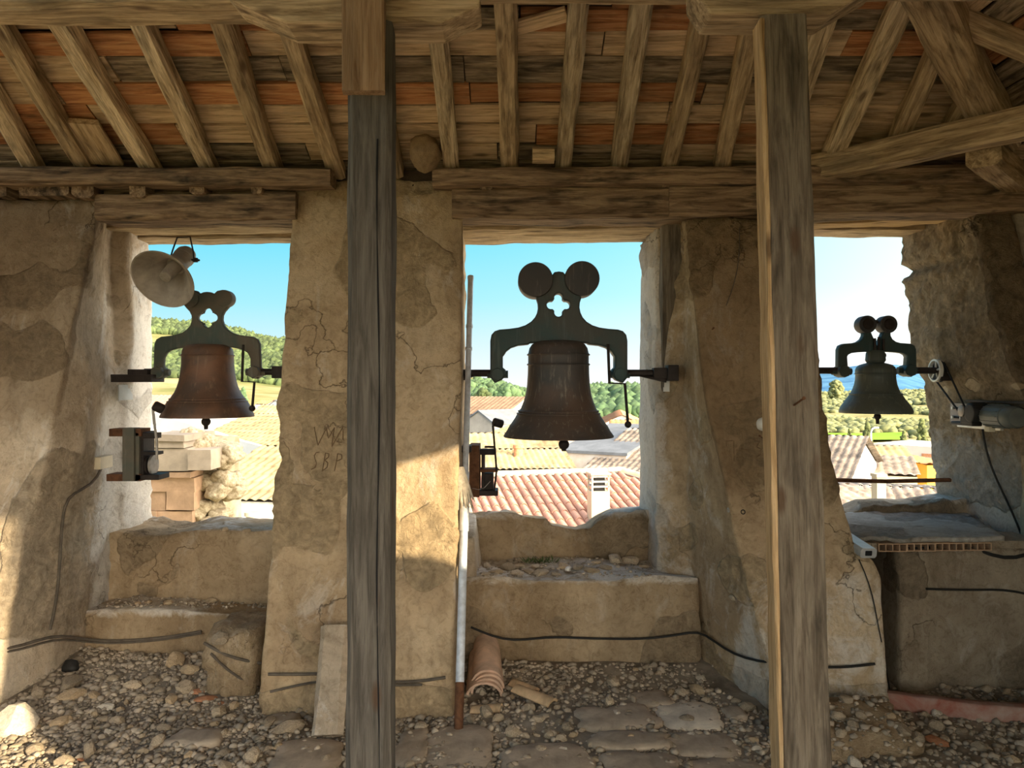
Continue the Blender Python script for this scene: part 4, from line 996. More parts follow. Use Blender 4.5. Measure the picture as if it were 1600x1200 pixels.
dc = Mh @ V((0, 0, 0.25)); sd = V((1, 0, 0)) ; sd = (sd - axis * sd.dot(axis)).normalized()
MB().tube([dc - sd * 0.075, dc - sd * 0.06 + V((0, 0, 0.05)), P(277, 371, 4.62), P(297, 370, 4.62), dc + sd * 0.07 + V((0, 0, 0.05)), dc + sd * 0.075], 0.005, 8).build('hanger_wire', IRON, hs, sm=True)
MB().lathe([(0.014, -0.012), (0.014, 0.012)], 8, Matrix.Translation(dc + sd * 0.085) @ Matrix.Rotation(math.pi / 2, 4, 'Y')).tube([dc + sd * 0.06, dc + sd * 0.11], 0.006, 6).build('wing_nut', IRON, hs)

# ------------------------------------------------------------------ cables, boxes and scratches on the walls
def stick(name, px, py, wpx, hpx, thick, mat, label=None, cat=None, bev=0.003, parent=None):
    p, n = hit(px, py)
    d_ = p.y / F
    Z = V((0, 0, 1)); Y = (V((n.x, n.y, 0)) if abs(n.z) < .9 else V((0, -1, 0))).normalized(); X = Y.cross(Z) * -1
    R = Matrix((X, Y, Z)).transposed()
    wx = wpx * d_ / max(0.35, abs(Y.y))
    o = MB().box((0, 0, 0), (wx, thick, hpx * d_)).build(name, mat, parent, Matrix.Translation(p + Y * (thick * 0.45)) @ R.to_4x4(), bevel=bev)
    if label: tag(o, label, cat)
    return o
jb = stick('junction_box', 155, 722, 15, 19, 0.045, CREAMP, 'small cream junction box on the left splay beside the hammer', 'box')
cable('cable', [(155, 733), (152, 748), (140, 762), (112, 766), (98, 776), (93, 820), (89, 900), (83, 950), (75, 985)], 0.0075, CABLE, 'grey cable dropping from the junction box down the left splay')
cable('cable', [(-10, 1016), (30, 1012), (55, 1000), (75, 989), (110, 996), (160, 1001), (230, 998), (290, 991), (316, 985)], 0.0075, CABLE, 'upper dusty cable along the foot of the left wall')
cable('cable', [(-10, 1021), (30, 1016), (58, 1006), (80, 996), (112, 1001), (165, 1005), (235, 1001), (292, 994), (316, 989)], 0.006, CABLE, 'lower dusty cable along the foot of the left wall')
SOLIDS.append(blob('stone_block', (-1.435, 4.09, 0.165), (0.165, 0.25, 0.205), PL, None, 3, 4, 0.16, 0.75)); set_rough(SOLIDS[-1].data, [0.4] * len(SOLIDS[-1].data.vertices))
tag(SOLIDS[-1], 'big plastered stone block at the left foot of the first pier', 'stone')
for i, (c, s_, sd_) in enumerate((((1.53, 3.50, 0.0), (0.26, 0.24, 0.13), 8), ((1.36, 3.44, -0.02), (0.2, 0.22, 0.12), 9), ((1.66, 3.66, 0.0), (0.17, 0.2, 0.10), 11))):
    o = blob('fallen_plaster', c, s_, PL_DARK, None, sd_, 4, 0.28, 0.4); set_rough(o.data, [0.3] * len(o.data.vertices)); SOLIDS.append(o)
    tag(o, ['largest brown lump of fallen masonry at the foot of the right post', 'brown masonry lump half behind the foot of the right post', 'low brown masonry lump beside the red painted kerb'][i], 'rubble')
bpy.context.view_layer.update()
BV = make_bvh(SOLIDS)
cable('cable', [(318, 986), (322, 1004), (340, 1018), (370, 1027), (404, 1036)], 0.0075, CABLE, 'upper dusty cable curving over the plastered stone block', clip=True)
cable('cable', [(316, 990), (320, 1008), (342, 1034), (372, 1058), (404, 1078)], 0.0065, CABLE, 'lower dusty cable sagging over the plastered stone block', clip=True)
cable('cable', [(405, 1052), (450, 1053), (520, 1052), (570, 1064), (620, 1066), (665, 1063), (712, 1055)], 0.0075, CABLE, 'cable across the foot of the first pier', clip=True)
cable('cable', [(405, 1083), (440, 1077), (497, 1063), (560, 1068), (620, 1071), (660, 1069)], 0.006, CABLE, 'thin cable sloping up across the first pier, below the other one', clip=True)
cable('cable', [(735, 977), (770, 992), (800, 1001), (822, 998), (852, 993), (920, 995), (1000, 996), (1060, 990), (1093, 981), (1104, 985), (1124, 1004), (1150, 1022), (1190, 1033), (1260, 1040), (1310, 1043), (1364, 1037)], 0.0065, BLACK, 'black cable clipped along the niche under the middle bell', lift=0.022)
cable('cable', [(1537, 664), (1541, 700), (1553, 735), (1570, 770), (1585, 800), (1599, 835)], 0.006, BLACK, 'black cable falling from the motor down the right jamb')
cable('cable', [(1345, 852), (1372, 857), (1430, 861), (1480, 856), (1515, 855), (1545, 866), (1570, 876), (1588, 875), (1600, 866)], 0.0095, BLACK, 'thick black cable wavy under the hollow-brick shelf', lift=0.012)
cable('cable', [(1446, 919), (1500, 921), (1580, 920), (1602, 927)], 0.006, BLACK, 'black cable running level across the bench front')
cable('cable', [(1341, 874), (1352, 895), (1363, 930), (1372, 985), (1386, 1050), (1391, 1085)], 0.0028, BLACK, 'thin wire hanging beside the dark gap at the right pier')
cable('cable', [(1155, 342), (1155, 400), (1150, 440), (1134, 478)], 0.0022, CABLE, 'thin wire stub hanging on the right pier under the lintel')
# scratched letters
def letters(ox, oy, sc, strokes, parent):
    for st in strokes:
        m = MB()
        for ln in st:
            q = []
            for (a, b), (c, d_) in zip(ln, ln[1:]):
                for i in range(4): q.append((ox + lerp(a, c, i / 4) / sc, oy + lerp(b, d_, i / 4) / sc))
            q.append((ox + ln[-1][0] / sc, oy + ln[-1][1] / sc))
            m.tube([hit(x, y, 0.0008)[0] for x, y in q], 0.0027, 5)
        m.build('scratched_letter', SCRATCH, parent)
SCRATCH = simple('scratch_shadow_brown', (0.17, 0.11, 0.06), 1, 0, 0.3, 40)
letters(430, 640, 10, [[[(610, 270), (640, 430), (665, 560), (800, 290)]], [[(800, 290), (830, 450), (925, 280), (885, 580)]], [[(885, 580), (1060, 270), (1060, 480)], [(960, 500), (1045, 512)]],
    [[(690, 665), (640, 675), (612, 720), (625, 780), (648, 835), (625, 905), (560, 935)]], [[(785, 680), (765, 800), (735, 965)], [(785, 680), (840, 690), (832, 745), (775, 790), (822, 830), (812, 900), (745, 955)]], [[(975, 690), (955, 820), (925, 965)], [(975, 690), (1040, 705), (1042, 770), (965, 805)]]], wall_front)
letters(1080, 560, 6, [[[(330, 830), (325, 775), (400, 770), (402, 960)]], [[(420, 860), (540, 855)]], [[(590, 775), (645, 775), (612, 830), (655, 850), (650, 900), (610, 925)]]], wall_front)
# small things fixed to the walls
p, n = hit(1192, 663)
cam_d = thing('dome_camera', 'small white dome camera on the right pier beside the post', 'camera', p)
Md = n.to_track_quat('Z', 'Y').to_matrix().to_4x4(); Md.translation = p
MB().lathe([(0.036, -0.004), (0.036, 0.008), (0.030, 0.022), (0.018, 0.034), (0.001, 0.038)], 28, Md).build('housing', WHITEP, cam_d, sm=True)
Ml = Md @ Matrix.Rotation(0.55, 4, 'X'); MB().lathe([(0.013, 0.022), (0.013, 0.040), (0.001, 0.043)], 18, Ml).build('lens', BLACK, cam_d, sm=True)
def nail(label, a, b):
    m = MB().tube([a, b], 0.0035, 6).ball(b, 0.006, 5); tag(m.build('nail', RUST), label, 'nail')
q0, nn = hit(1204, 691); nail('long rusty nail in the right pier below the white dome camera', q0 - nn * 0.02, q0 + nn * 0.07 + V((-0.075, 0, 0.02)))
nail('bent rusty nail in the face of the right post', V((0.925, 2.52, 1.53)), V((0.935, 2.46, 1.555)))
q0, nn = hit(1113, 515); nail('short rusty nail high on the right pier', q0 - nn * 0.02, q0 + nn * 0.03)
for (x, y, l) in ((1138, 797, 'left drilled plug hole low on the right pier'), (1161, 800, 'right drilled plug hole low on the right pier')):
    p, n = hit(x, y); Mq = n.to_track_quat('Z', 'Y').to_matrix().to_4x4(); Mq.translation = p
    o = MB().lathe([(0.009, -0.02), (0.013, 0.001), (0.009, 0.003), (0.006, -0.004), (0.001, -0.005)], 14, Mq).build('wall_plug', DARKSLOT if x > 1150 else GREYP, sm=True); tag(o, l, 'wall plug')
stick('paper_notice', 199, 613, 26, 24, 0.006, ZINC, 'torn pale notice stuck on the left jamb under the bearing bar', 'notice', 0.001)
bpy.data.objects['paper_notice'].data.materials[0] = GREYP
stick('paper_label', 1042, 603, 8, 18, 0.006, WHITEP, 'small white label under the bearing in the middle jamb', 'label', 0.001)

# shelf of hollow bricks in the right opening
shelf = thing('concrete_shelf', 'grey concrete shelf on hollow bricks under the smallest bell', 'shelf', (2.2, 4.4, 0.75))
o = gridcube('slab', 40, 26, 2, lambda u, v, k: (lerp(1.735, 2.60 + 0.25 * v, u) , lerp(3.99 + 0.05 * u + 0.012 * math.sin(u * 14), 4.82, v), lerp(0.773, 0.796, k)), SLAB, shelf, 0.003)
for i in range(4):
    x0 = 1.90 + i * 0.152; y0 = 3.972 + 0.05 * (x0 - 1.735) / .87
    m = MB(); zb, zt_ = 0.730, 0.772
    m.bx(x0, x0 + 0.148, y0, y0 + 0.3, zb, zb + 0.005); m.bx(x0, x0 + 0.148, y0, y0 + 0.3, zt_ - 0.005, zt_)
    for j in range(5): m.bx(x0 + j * 0.0357, x0 + j * 0.0357 + 0.0055, y0, y0 + 0.3, zb + 0.004, zt_ - 0.004)
    m.bx(x0, x0 + 0.148, y0 + 0.10, y0 + 0.11, zb, zt_)
    m.build('hollow_brick', HOLLOW, shelf)
MB().bx(1.76, 1.895, 3.99, 4.3, 0.730, 0.773).build('mortar_bed', PL_GREY, shelf)
MB().bx(2.51, 2.80, 4.05, 4.3, 0.730, 0.773).build('mortar_bed', PL_GREY, shelf)
tr = thing('trunking_offcut', 'grey plastic trunking offcut lying on the shoulder of the right pier', 'trunking', P(1352, 866, 3.9))
q0 = hit(1350, 872)[0]; b = q0 + V((0.0, -0.05, 0.035)); a = b + V((-0.02, 0.26, 0.035))
timber('channel', a, b, 0.085, 0.05, GREYP, tr, segs=4, jit=0.002, ch=0.2, seed=3)
dx = (b - a).normalized()
timber('dark_mouth', b - dx * 0.002, b + dx * 0.001, 0.035, 0.026, DARKSLOT, tr, segs=1, jit=0, ch=0.1)
# red kerb
KP = [(1.83, 3.80), (1.93, 3.76), (2.1, 3.70), (2.28, 3.655), (2.5, 3.64), (2.95, 3.68)]
kx = lambda u: lerp(1.83, 2.95, u)
o = gridcube('kerb', 40, 3, 4, lambda u, v, k: (kx(u), interp(KP, kx(u)) + lerp(0, 0.07, v), lerp(-0.03, 0.068 - 0.01 * u, k)), CURB, None, 0.008); tag(o, 'low curved kerb with worn red paint before the bench', 'kerb')

# ------------------------------------------------------------------ stones, tiles and litter on the floor
def rock_mesh(name, seed, sub, mat):
    bm = bmesh.new(); bmesh.ops.create_icosphere(bm, subdivisions=sub, radius=1)
    r = random.Random(seed)
    pl = [(V((r.uniform(-1, 1), r.uniform(-1, 1), r.uniform(-1, 1))).normalized(), r.uniform(0.55, 0.9)) for _ in range(9)]
    for v in bm.verts:
        p = v.co.copy()
        for n_, h_ in pl:
            e = p.dot(n_) - h_
            if e > 0: p -= n_ * e
        v.co = p * (1 + 0.10 * noise.noise(p * 2 + V((seed, 0, 0))))
    me = bpy.data.meshes.new(name); bm.to_mesh(me); bm.free(); me.materials.append(mat)
    for p in me.polygons: p.use_smooth = False
    return me
ROCKS = {m.name: [rock_mesh('rubble_stone', 10 * i + k, 2, m) for k in range(6)] for i, m in enumerate((STONE, STONE_O, STONE_W, TERRA))}
def stone(px, py, wpx, label, mat=STONE, group='loose rubble stones', asp=0.7, hgt=0.5, rot=None, rng=random, name='rubble_stone', lit=False):
    p, n = hit(px, py + wpx * 0.12)
    r = wpx / 2 / F * p.y
    rot = rng.uniform(0, 6.28) if rot is None else rot
    o = bpy.data.objects.new(name, rng.choice(ROCKS[mat.name])); COL.objects.link(o)
    h = r * hgt
    o.matrix_world = Matrix.Translation(V((p.x, p.y, ground(p.x, p.y) + h * 0.45))) @ Matrix.Rotation(rot, 4, 'Z') @ Matrix.Rotation(rng.uniform(-.25, .25), 4, 'X') @ Matrix.Diagonal(V((r * 1.15, r * 1.15 * asp, h, 1)))
    tag(o, label, 'stone', group); return o
R5 = random.Random(5)
SP = [(24, 1133, 62, 'sunlit pale stone on the gravel at the lower left corner', STONE_W, 0.9, 0.9), (272, 1036, 34, 'ochre stone against the step, left of the plastered block', STONE_O, .7, .9),
      (297, 1047, 26, 'small ochre stone beside the plastered block', STONE_O, .8, .7), (110, 1066, 42, 'flat tan stone, upper one by the left wall foot', STONE, .7, .5), (112, 1086, 40, 'flat tan stone, lower one by the left wall foot', STONE_O, .7, .5),
      (146, 1086, 22, 'squarish ochre stone in the middle of the left gravel', STONE_O, .8, .6), (205, 1071, 30, 'pale oval stone below the step of the left niche', STONE, .6, .6), (291, 1076, 32, 'grey-tan stone beside the terracotta shards', STONE, .8, .8),
      (269, 1094, 30, 'long ochre stone left of the terracotta shards', STONE_O, .6, .7), (290, 1100, 16, 'small pale stone in front of the terracotta shards', STONE_O, .7, .6), (303, 1106, 20, 'small flat grey stone under the terracotta shards', STONE, .8, .5),
      (343, 1076, 30, 'grey stone at the foot of the plastered block', STONE, .8, .8), (365, 1104, 20, 'tan stone right of the terracotta shards', STONE_O, .8, .7), (97, 1128, 38, 'long yellow-ochre stone on the left gravel', STONE_O, .5, .5),
      (164, 1103, 30, 'flat pale stone in the middle of the left gravel', STONE_W, .6, .3), (140, 1176, 30, 'upright tan stone low in the left gravel', STONE, .7, 1.0), (55, 1172, 30, 'pale lump of plaster low in the left corner', STONE, .8, .6),
      (395, 1182, 34, 'tan stone leaning on the paving left of the left post', STONE, .8, .8), (448, 1135, 52, 'broad flat stone in front of the first pier', STONE, .6, .45), (420, 1128, 34, 'flat stone at the left front corner of the first pier', STONE, .7, .5),
      (760, 1112, 34, 'grey stone in front of the stacked roof tiles', STONE, .6, .6), (778, 1124, 22, 'grey chunk below the stacked roof tiles', STONE, .8, .8), (803, 1145, 26, 'rounded grey cobble beside the cracked paving stone', STONE, .8, .8),
      (880, 1174, 16, 'pale round pebble on the gravel in the middle', STONE_W, .8, .8), (857, 1148, 20, 'grey-tan stone on the middle gravel', STONE, .8, .8), (1148, 1160, 14, 'pale wedge of stone near the right post, rear one', STONE_W, .6, .6), (1182, 1170, 16, 'pale wedge of stone near the right post, front one', STONE_W, .6, .6),
      (1410, 1138, 40, 'flat stone under the red kerb', STONE, .5, .4), (1432, 1152, 24, 'grey stone beside the right terracotta shard', STONE, .8, .7), (1530, 1168, 26, 'grey stone in the dark gravel at the lower right', STONE, .8, .7),
      (962, 876, 34, 'tan stone on the middle ledge, larger of two by the jamb', STONE, .8, .6), (985, 878, 26, 'tan stone on the middle ledge, touching the jamb', STONE, .8, .8), (792, 887, 26, 'grey stone at the left of the middle ledge', STONE, .7, .6), (826, 891, 24, 'tan flat stone on the middle ledge edge', STONE, .6, .4), (880, 884, 26, 'tan stone at the centre of the middle ledge', STONE_O, .6, .4), (760, 884, 18, 'small stone at the left end of the middle ledge', STONE, .7, .6)]
for x, y, w_, l, m, a_, h_ in SP: stone(x, y, w_, l, m, None, a_, h_, None, R5)
for x, y, w_, l in ((312, 1079, 24, 'upper terracotta shard on the left gravel'), (321, 1090, 32, 'largest terracotta shard on the left gravel'), (347, 1098, 16, 'small terracotta shard standing on the left gravel'), (1466, 1156, 36, 'orange terracotta shard in the dark gravel by the kerb'), (126, 1186, 14, 'small terracotta chip low in the left gravel')):
    o = stone(x, y, w_, l, TERRA, None, .75, .28, None, R5, 'tile_shard'); o['category'] = 'tile shard'
LG = [(775, 893, 22), (808, 894, 26), (845, 893, 28), (868, 896, 20), (905, 885, 22), (925, 890, 24), (945, 886, 22), (760, 896, 16), (1005, 884, 18), (838, 884, 20), (812, 884, 18), (930, 878, 18)]
for x, y, w_ in LG: stone(x, y, w_, 'small flat stone among the litter on the middle ledge', R5.choice((STONE, STONE, STONE_O)), 'flat stones on the middle ledge', .7, .4, None, R5)
LG = [(232, 940, 16), (262, 941, 20), (300, 943, 14), (330, 938, 22), (352, 940, 16), (215, 943, 14), (385, 938, 16)]
for x, y, w_ in LG: stone(x, y, w_, 'small stone on the step of the left niche', R5.choice((STONE, STONE_O)), 'stones on the left niche step', .7, .5, None, R5)
# nameless rubble, the stones large enough to be picked out
cnt = 0
SPRE = [(a, b, c) for a, b, c, *_ in SP]
tries = 0
while cnt < 235 and tries < 4000:
    tries += 1
    px, py = R5.uniform(0, 1600), R5.uniform(1045, 1198)
    dens = 1.0 if px < 420 else (0.75 if 615 < px < 920 else (0.35 if px < 1200 else 0.7))
    if R5.random() > dens: continue
    p, n = hit(px, py)
    if p.z > 0.13 or n.z < 0.6 or p.y > 4.5: continue
    w_ = R5.uniform(9, 20) if R5.random() < .8 else R5.uniform(20, 30)
    if any(math.hypot(px - a, py - b) < (c + w_) * 0.42 for a, b, c in SPRE): continue
    SPRE.append((px, py, w_))
    k = R5.random()
    m, nm = (STONE, 'grey-tan') if k < .72 else ((STONE_O, 'ochre') if k < .88 else (STONE_W, 'pale'))
    ar = 'on the left gravel' if px < 420 else ('between the two posts' if px < 1215 else 'in the dark gravel right of the right post')
    stone(px, py, w_, f'small {nm} rubble stone {ar}', m, f'{nm} rubble {ar}', R5.uniform(.6, .95), R5.uniform(.45, .8), None, R5)
    cnt += 1
# gravel and crumbs too many to count
import numpy as np
rg_ = random.Random(9)
bm = bmesh.new(); bmesh.ops.create_icosphere(bm, subdivisions=1, radius=1)
iv = np.array([v.co[:] for v in bm.verts]); iff = np.array([[v.index for v in f.verts] for f in bm.faces]); bm.free()
def scatter(name, items, mat, parent=None, kind='stuff', squash=(0.5, 0.9), jitter=0.3, seed=1, sub=None):
    """one mesh of many little lumps; items are (x, y, z, r)"""
    rs = np.random.RandomState(seed); n = len(items); it = np.array(items)
    base = iv[None] * (1 + jitter * rs.uniform(-1, 1, (n, len(iv), 1)))
    base = base * it[:, None, 3:4] * np.stack([rs.uniform(.8, 1.25, n), rs.uniform(.8, 1.25, n), rs.uniform(*squash, n)], 1)[:, None]
    a = rs.uniform(0, 6.28, n); c, s_ = np.cos(a)[:, None], np.sin(a)[:, None]
    x, y = base[..., 0] * c - base[..., 1] * s_, base[..., 0] * s_ + base[..., 1] * c
    v = np.stack([x, y, base[..., 2]], -1) + it[:, None, :3]
    f = (iff[None] + (np.arange(n) * len(iv))[:, None, None]).reshape(-1, 3)
    me = bpy.data.meshes.new(name); v = v.reshape(-1, 3)
    me.vertices.add(len(v)); me.vertices.foreach_set('co', v.ravel())
    me.loops.add(f.size); me.loops.foreach_set('vertex_index', f.ravel().astype(np.int32))
    me.polygons.add(len(f)); me.polygons.foreach_set('loop_start', np.arange(0, f.size, 3, dtype=np.int32)); me.polygons.foreach_set('loop_total', np.full(len(f), 3, dtype=np.int32))
    me.update(calc_edges=True); me.validate()
    return link(me, name, mat, parent, kind=kind)
it = []
for _ in range(30000):
    x, y = rg_.uniform(-2.7, 2.85), 3.0 + 1.45 * rg_.random()
    loc, n, _, _ = BV.ray_cast(V((x, y, 0.9)), V((0, 0, -1)))
    if loc is None or loc.z > 0.14 or n.z < 0.6: continue
    px = 800 + x / y * F
    dens = 1.0 if x < -1.0 else (0.8 if x < 0.35 else 0.5)
    if noise.noise(V((x * 2.2, y * 2.2, 3))) > 0.22 and x > -1: dens *= 0.35
    if rg_.random() > dens: continue
    r = min(0.022, 0.0050 + rg_.expovariate(1 / 0.0045))
    it.append((x, y, loc.z + r * 0.25, r))
g = scatter('gravel', it, PEBB); tag(g, 'loose grey-brown gravel and plaster crumbs over the belfry floor', 'gravel')
it = []
for _ in range(260):
    px, py = rg_.uniform(745, 1020), rg_.uniform(868, 902)
    p, n = hit(px, py)
    if n.z > .6: it.append((p.x, p.y, p.z + .003, rg_.uniform(.004, .013)))
for _ in range(240):
    px, py = rg_.uniform(160, 415), rg_.uniform(932, 950)
    p, n = hit(px, py)
    if n.z > .6: it.append((p.x, p.y, p.z + .003, rg_.uniform(.004, .012)))
g = scatter('rubble_crumbs', it, PEBB, seed=3); tag(g, 'crumbs of stone and plaster lying on the niche ledges', 'crumbs')
# leaning stone slab
a, b = P(511, 1150, 3.47), P(524, 982, 3.70)
st = timber('stone_slab', a, b + V((0, 0.03, 0)), 0.145, 0.07, PL_PALE, None, up=(0, -1, 0), segs=18, jit=0.012, ch=0.35, seed=41)
tag(st, 'long pale stone leaning on the first pier behind the left post', 'stone')
# stack of curved roof tiles
def tile_mesh(name, L, r0, r1, th, n=9, half=math.pi * 0.5, mat=None):
    vs, fs = [], []
    for i, (yy, r) in enumerate(((0, r0), (L, r1))):
        for rr_ in (r, r - th):
            for k in range(n + 1):
                a = math.pi / 2 - half + 2 * half * k / n
                vs.append((rr_ * math.cos(a), yy, rr_ * math.sin(a)))
    m = n + 1
    for k in range(n):
        fs += [(k, k + 1, 2 * m + k + 1, 2 * m + k), (m + k, 3 * m + k, 3 * m + k + 1, m + k + 1), (k, m + k, m + k + 1, k + 1), (2 * m + k, 2 * m + k + 1, 3 * m + k + 1, 3 * m + k)]
    fs += [(0, 2 * m, 3 * m, m), (n, m + n, 3 * m + n, 2 * m + n)]
    me = bpy.data.meshes.new(name); me.from_pydata(vs, [], fs); me.update()
    for p in me.polygons: p.use_smooth = True
    try: me.set_sharp_from_angle(angle=math.radians(40))
    except Exception: pass
    if mat: me.materials.append(mat)
    return me
tm = tile_mesh('curved_tile', 0.38, 0.086, 0.072, 0.012, mat=TILE_PINK)
gz = ground(-0.13, 3.95)
for i in range(4):
    o = bpy.data.objects.new('roof_tile', tm); COL.objects.link(o)
    o.matrix_world = Matrix.Translation((-0.122 - 0.006 * (i % 2) - (0.02 if i == 0 else 0), 3.93 + 0.016 * i, gz - 0.004 + 0.016 * i)) @ Matrix.Rotation(0.05, 4, 'Z') @ Matrix.Rotation(0.20 + (0.03 if i else 0), 4, 'X') @ Matrix.Diagonal(V((1.12 if i == 0 else 0.98, 1, 1.0, 1)))
    tag(o, ['lowest and widest curved tile of the stack beside the mast', 'second curved tile up in the stack beside the mast', 'third curved tile up in the stack beside the mast', 'topmost curved clay tile of the stack beside the mast'][i], 'roof tile', 'stacked curved roof tiles')
tsh = tile_mesh('tile_fragment', 0.30, 0.085, 0.078, 0.013, half=0.75, mat=TILE_TAN)
def shard(px, py, rz, rx, sc, label):
    p, n = hit(px, py); o = bpy.data.objects.new('tile_fragment', tsh); COL.objects.link(o)
    o.matrix_world = Matrix.Translation(p + V((0, 0, 0.012 - 0.055 * sc[2]))) @ Matrix.Rotation(rz, 4, 'Z') @ Matrix.Rotation(rx, 4, 'X') @ Matrix.Diagonal(V((*sc, 1)))
    tag(o, label, 'roof tile')
shard(862, 1104, 0.95, 0.12, (0.85, 0.75, 0.9), 'tan broken roof tile lying right of the tile stack, front piece')
shard(835, 1086, 0.9, 0.1, (0.7, 0.5, 0.9), 'tan broken roof tile just behind the front broken piece')
shard(785, 1112, 1.4, -0.1, (0.8, 0.5, 0.8), 'short curved tile scrap in front of the tile stack')
# litter on the middle ledge
p, n = hit(888, 892)
o = blob('plastic_scrap', p + V((0, 0, 0.012)), (0.018, 0.035, 0.014), WHITEP, None, 4, 2, 0.4, 0.6, rot=-0.5); tag(o, 'crumpled white plastic scrap on the edge of the middle ledge', 'litter')
wd = thing('weed', 'small green weed growing at the back of the middle ledge', 'plant', hit(845, 880)[0])
m = MB(); base = hit(845, 880)[0]
for i in range(70):
    x, a, l = rg_.uniform(-.09, .09), rg_.uniform(0, 6.28), rg_.uniform(.02, .05)
    q = base + V((x, rg_.uniform(-.02, .02), 0)); e = q + V((math.cos(a) * l, math.sin(a) * l, l * rg_.uniform(.5, 1.1))); s_ = V((-math.sin(a), math.cos(a), 0)) * .005
    m.add([q, (q + e) / 2 + s_, e, (q + e) / 2 - s_], [(0, 1, 2, 3)])
o = m.build('leaves', WEED, wd); o['kind'] = 'stuff'
o = blob('tar_scrap', hit(112, 1046)[0] + V((0, 0, 0.02)), (0.05, 0.04, 0.035), BLACK, None, 12, 2, 0.5, 0.3); tag(o, 'crumpled black scrap at the foot of the left wall', 'litter')

# ------------------------------------------------------------------ the landscape beyond
GZ = -9.6
AZT = [(-0.95, [(60, -8), (170, 2), (330, 34), (460, 30), (900, 10)]),
       (-0.50, [(60, -7), (120, -4), (170, 0.9), (230, 4), (340, 30), (430, 28), (900, 8)]),
       (-0.42, [(60, -8), (120, -4), (170, 0.4), (230, 4), (340, 27.5), (430, 26), (900, 6)]),
       (-0.295, [(60, -8.5), (120, -5), (170, -1), (230, 1), (340, 20.5), (430, 18), (900, 2)]),
       (-0.18, [(60, -9), (120, -6), (170, -4), (230, 0), (340, 10), (430, 9), (900, 0)]),
       (-0.05, [(60, GZ), (120, -6), (170, -3), (230, 0), (340, 3.5), (430, 3), (900, -4)]),
       (0.03, [(60, GZ), (120, -6), (170, -4.5), (230, -3), (340, -2), (430, -3), (900, -6)]),
       (0.11, [(60, GZ), (120, -4.5), (170, -2.0), (230, -1.5), (340, -2), (430, -3), (900, -6)]),
       (0.17, [(60, GZ), (120, -3.5), (170, -1.0), (230, -1), (340, -3), (430, -4), (900, -6)]),
       (0.28, [(60, GZ), (120, GZ), (170, GZ), (230, -9), (340, -8), (430, -7.5), (600, -5.5), (900, -10)]),
       (0.60, [(60, GZ), (120, GZ), (170, GZ), (230, GZ), (340, -9), (430, -8), (600, -5.5), (900, -12)]),
       (0.95, [(60, GZ), (120, GZ), (170, GZ), (230, GZ), (340, -9), (430, -8), (600, -5.5), (900, -12)])]
def ter(x, y):
    if y < 1: return GZ
    a = x / y
    for (a0, t0), (a1, t1) in zip(AZT, AZT[1:]):
        if a <= a1 or a1 == 0.95:
            f = max(0, min(1, (a - a0) / (a1 - a0))); f = f * f * (3 - 2 * f)
            z = lerp(interp(t0, y), interp(t1, y), f); break
    w_ = smooth(100, 260, y)
    return z + w_ * (1.6 * noise.noise(V((x / 45, y / 45, 0))) + 0.7 * noise.noise(V((x / 14, y / 14, 4))))
ds = [6 * (1.075 ** i) for i in range(70)]
azs = [lerp(-0.95, 0.95, i / 120) for i in range(121)]
vs = [(a * d_, d_, ter(a * d_, d_) if d_ > 30 else GZ) for d_ in ds for a in azs]
fs = [(j * 121 + i, j * 121 + i + 1, (j + 1) * 121 + i + 1, (j + 1) * 121 + i) for j in range(len(ds) - 1) for i in range(120)]
me = bpy.data.meshes.new('terrain'); me.from_pydata(vs, [], fs); me.update()
o = link(me, 'terrain', TERRAIN, smooth_=True, kind='structure')
g0 = grid_sheet('ground', -1500, 1500, -2000, 6, 6, 6, lambda x, y: GZ - 0.3, TERRAIN); g0['kind'] = 'structure'
# far mountain, its haze painted in as blue
MP = [(900, 616), (1150, 604), (1240, 592), (1290, 585), (1330, 580), (1365, 577), (1405, 578), (1440, 590), (1480, 600), (1540, 597), (1640, 604), (1760, 618)]
vs, fs = [], []
nx = 120
for j, (d_, f) in enumerate(((1150, 0.0), (1400, 0.45), (1600, 0.75), (1800, 1.0), (2100, 0.6), (2500, 0.0))):
    for i in range(nx + 1):
        px = lerp(900, 1760, i / nx); a = (px - 800) / F
        zt_ = 1.6 + (608 - interp(MP, px)) / F * 1800
        vs.append((a * d_, d_, lerp(-25, zt_, f) + 4 * f * noise.noise(V((a * 40, j * 3.0, 1)))))
for j in range(5):
    for i in range(nx): fs.append((j * (nx + 1) + i, j * (nx + 1) + i + 1, (j + 1) * (nx + 1) + i + 1, (j + 1) * (nx + 1) + i))
me = bpy.data.meshes.new('mountain'); me.from_pydata(vs, [], fs); me.update()
link(me, 'mountain', MOUNT, smooth_=True, kind='structure')
# meadow
vs, fs = [], []
for j in range(5):
    for i in range(21):
        d_ = lerp(150, 172, j / 4); a = lerp(0.36, 0.51, i / 20); vs.append((a * d_, d_, ter(a * d_, d_) + 0.5))
for j in range(4):
    for i in range(20): fs.append((j * 21 + i, j * 21 + i + 1, (j + 1) * 21 + i + 1, (j + 1) * 21 + i))
me = bpy.data.meshes.new('meadow'); me.from_pydata(vs, [], fs); me.update(); link(me, 'meadow', FIELD, smooth_=True, kind='structure')
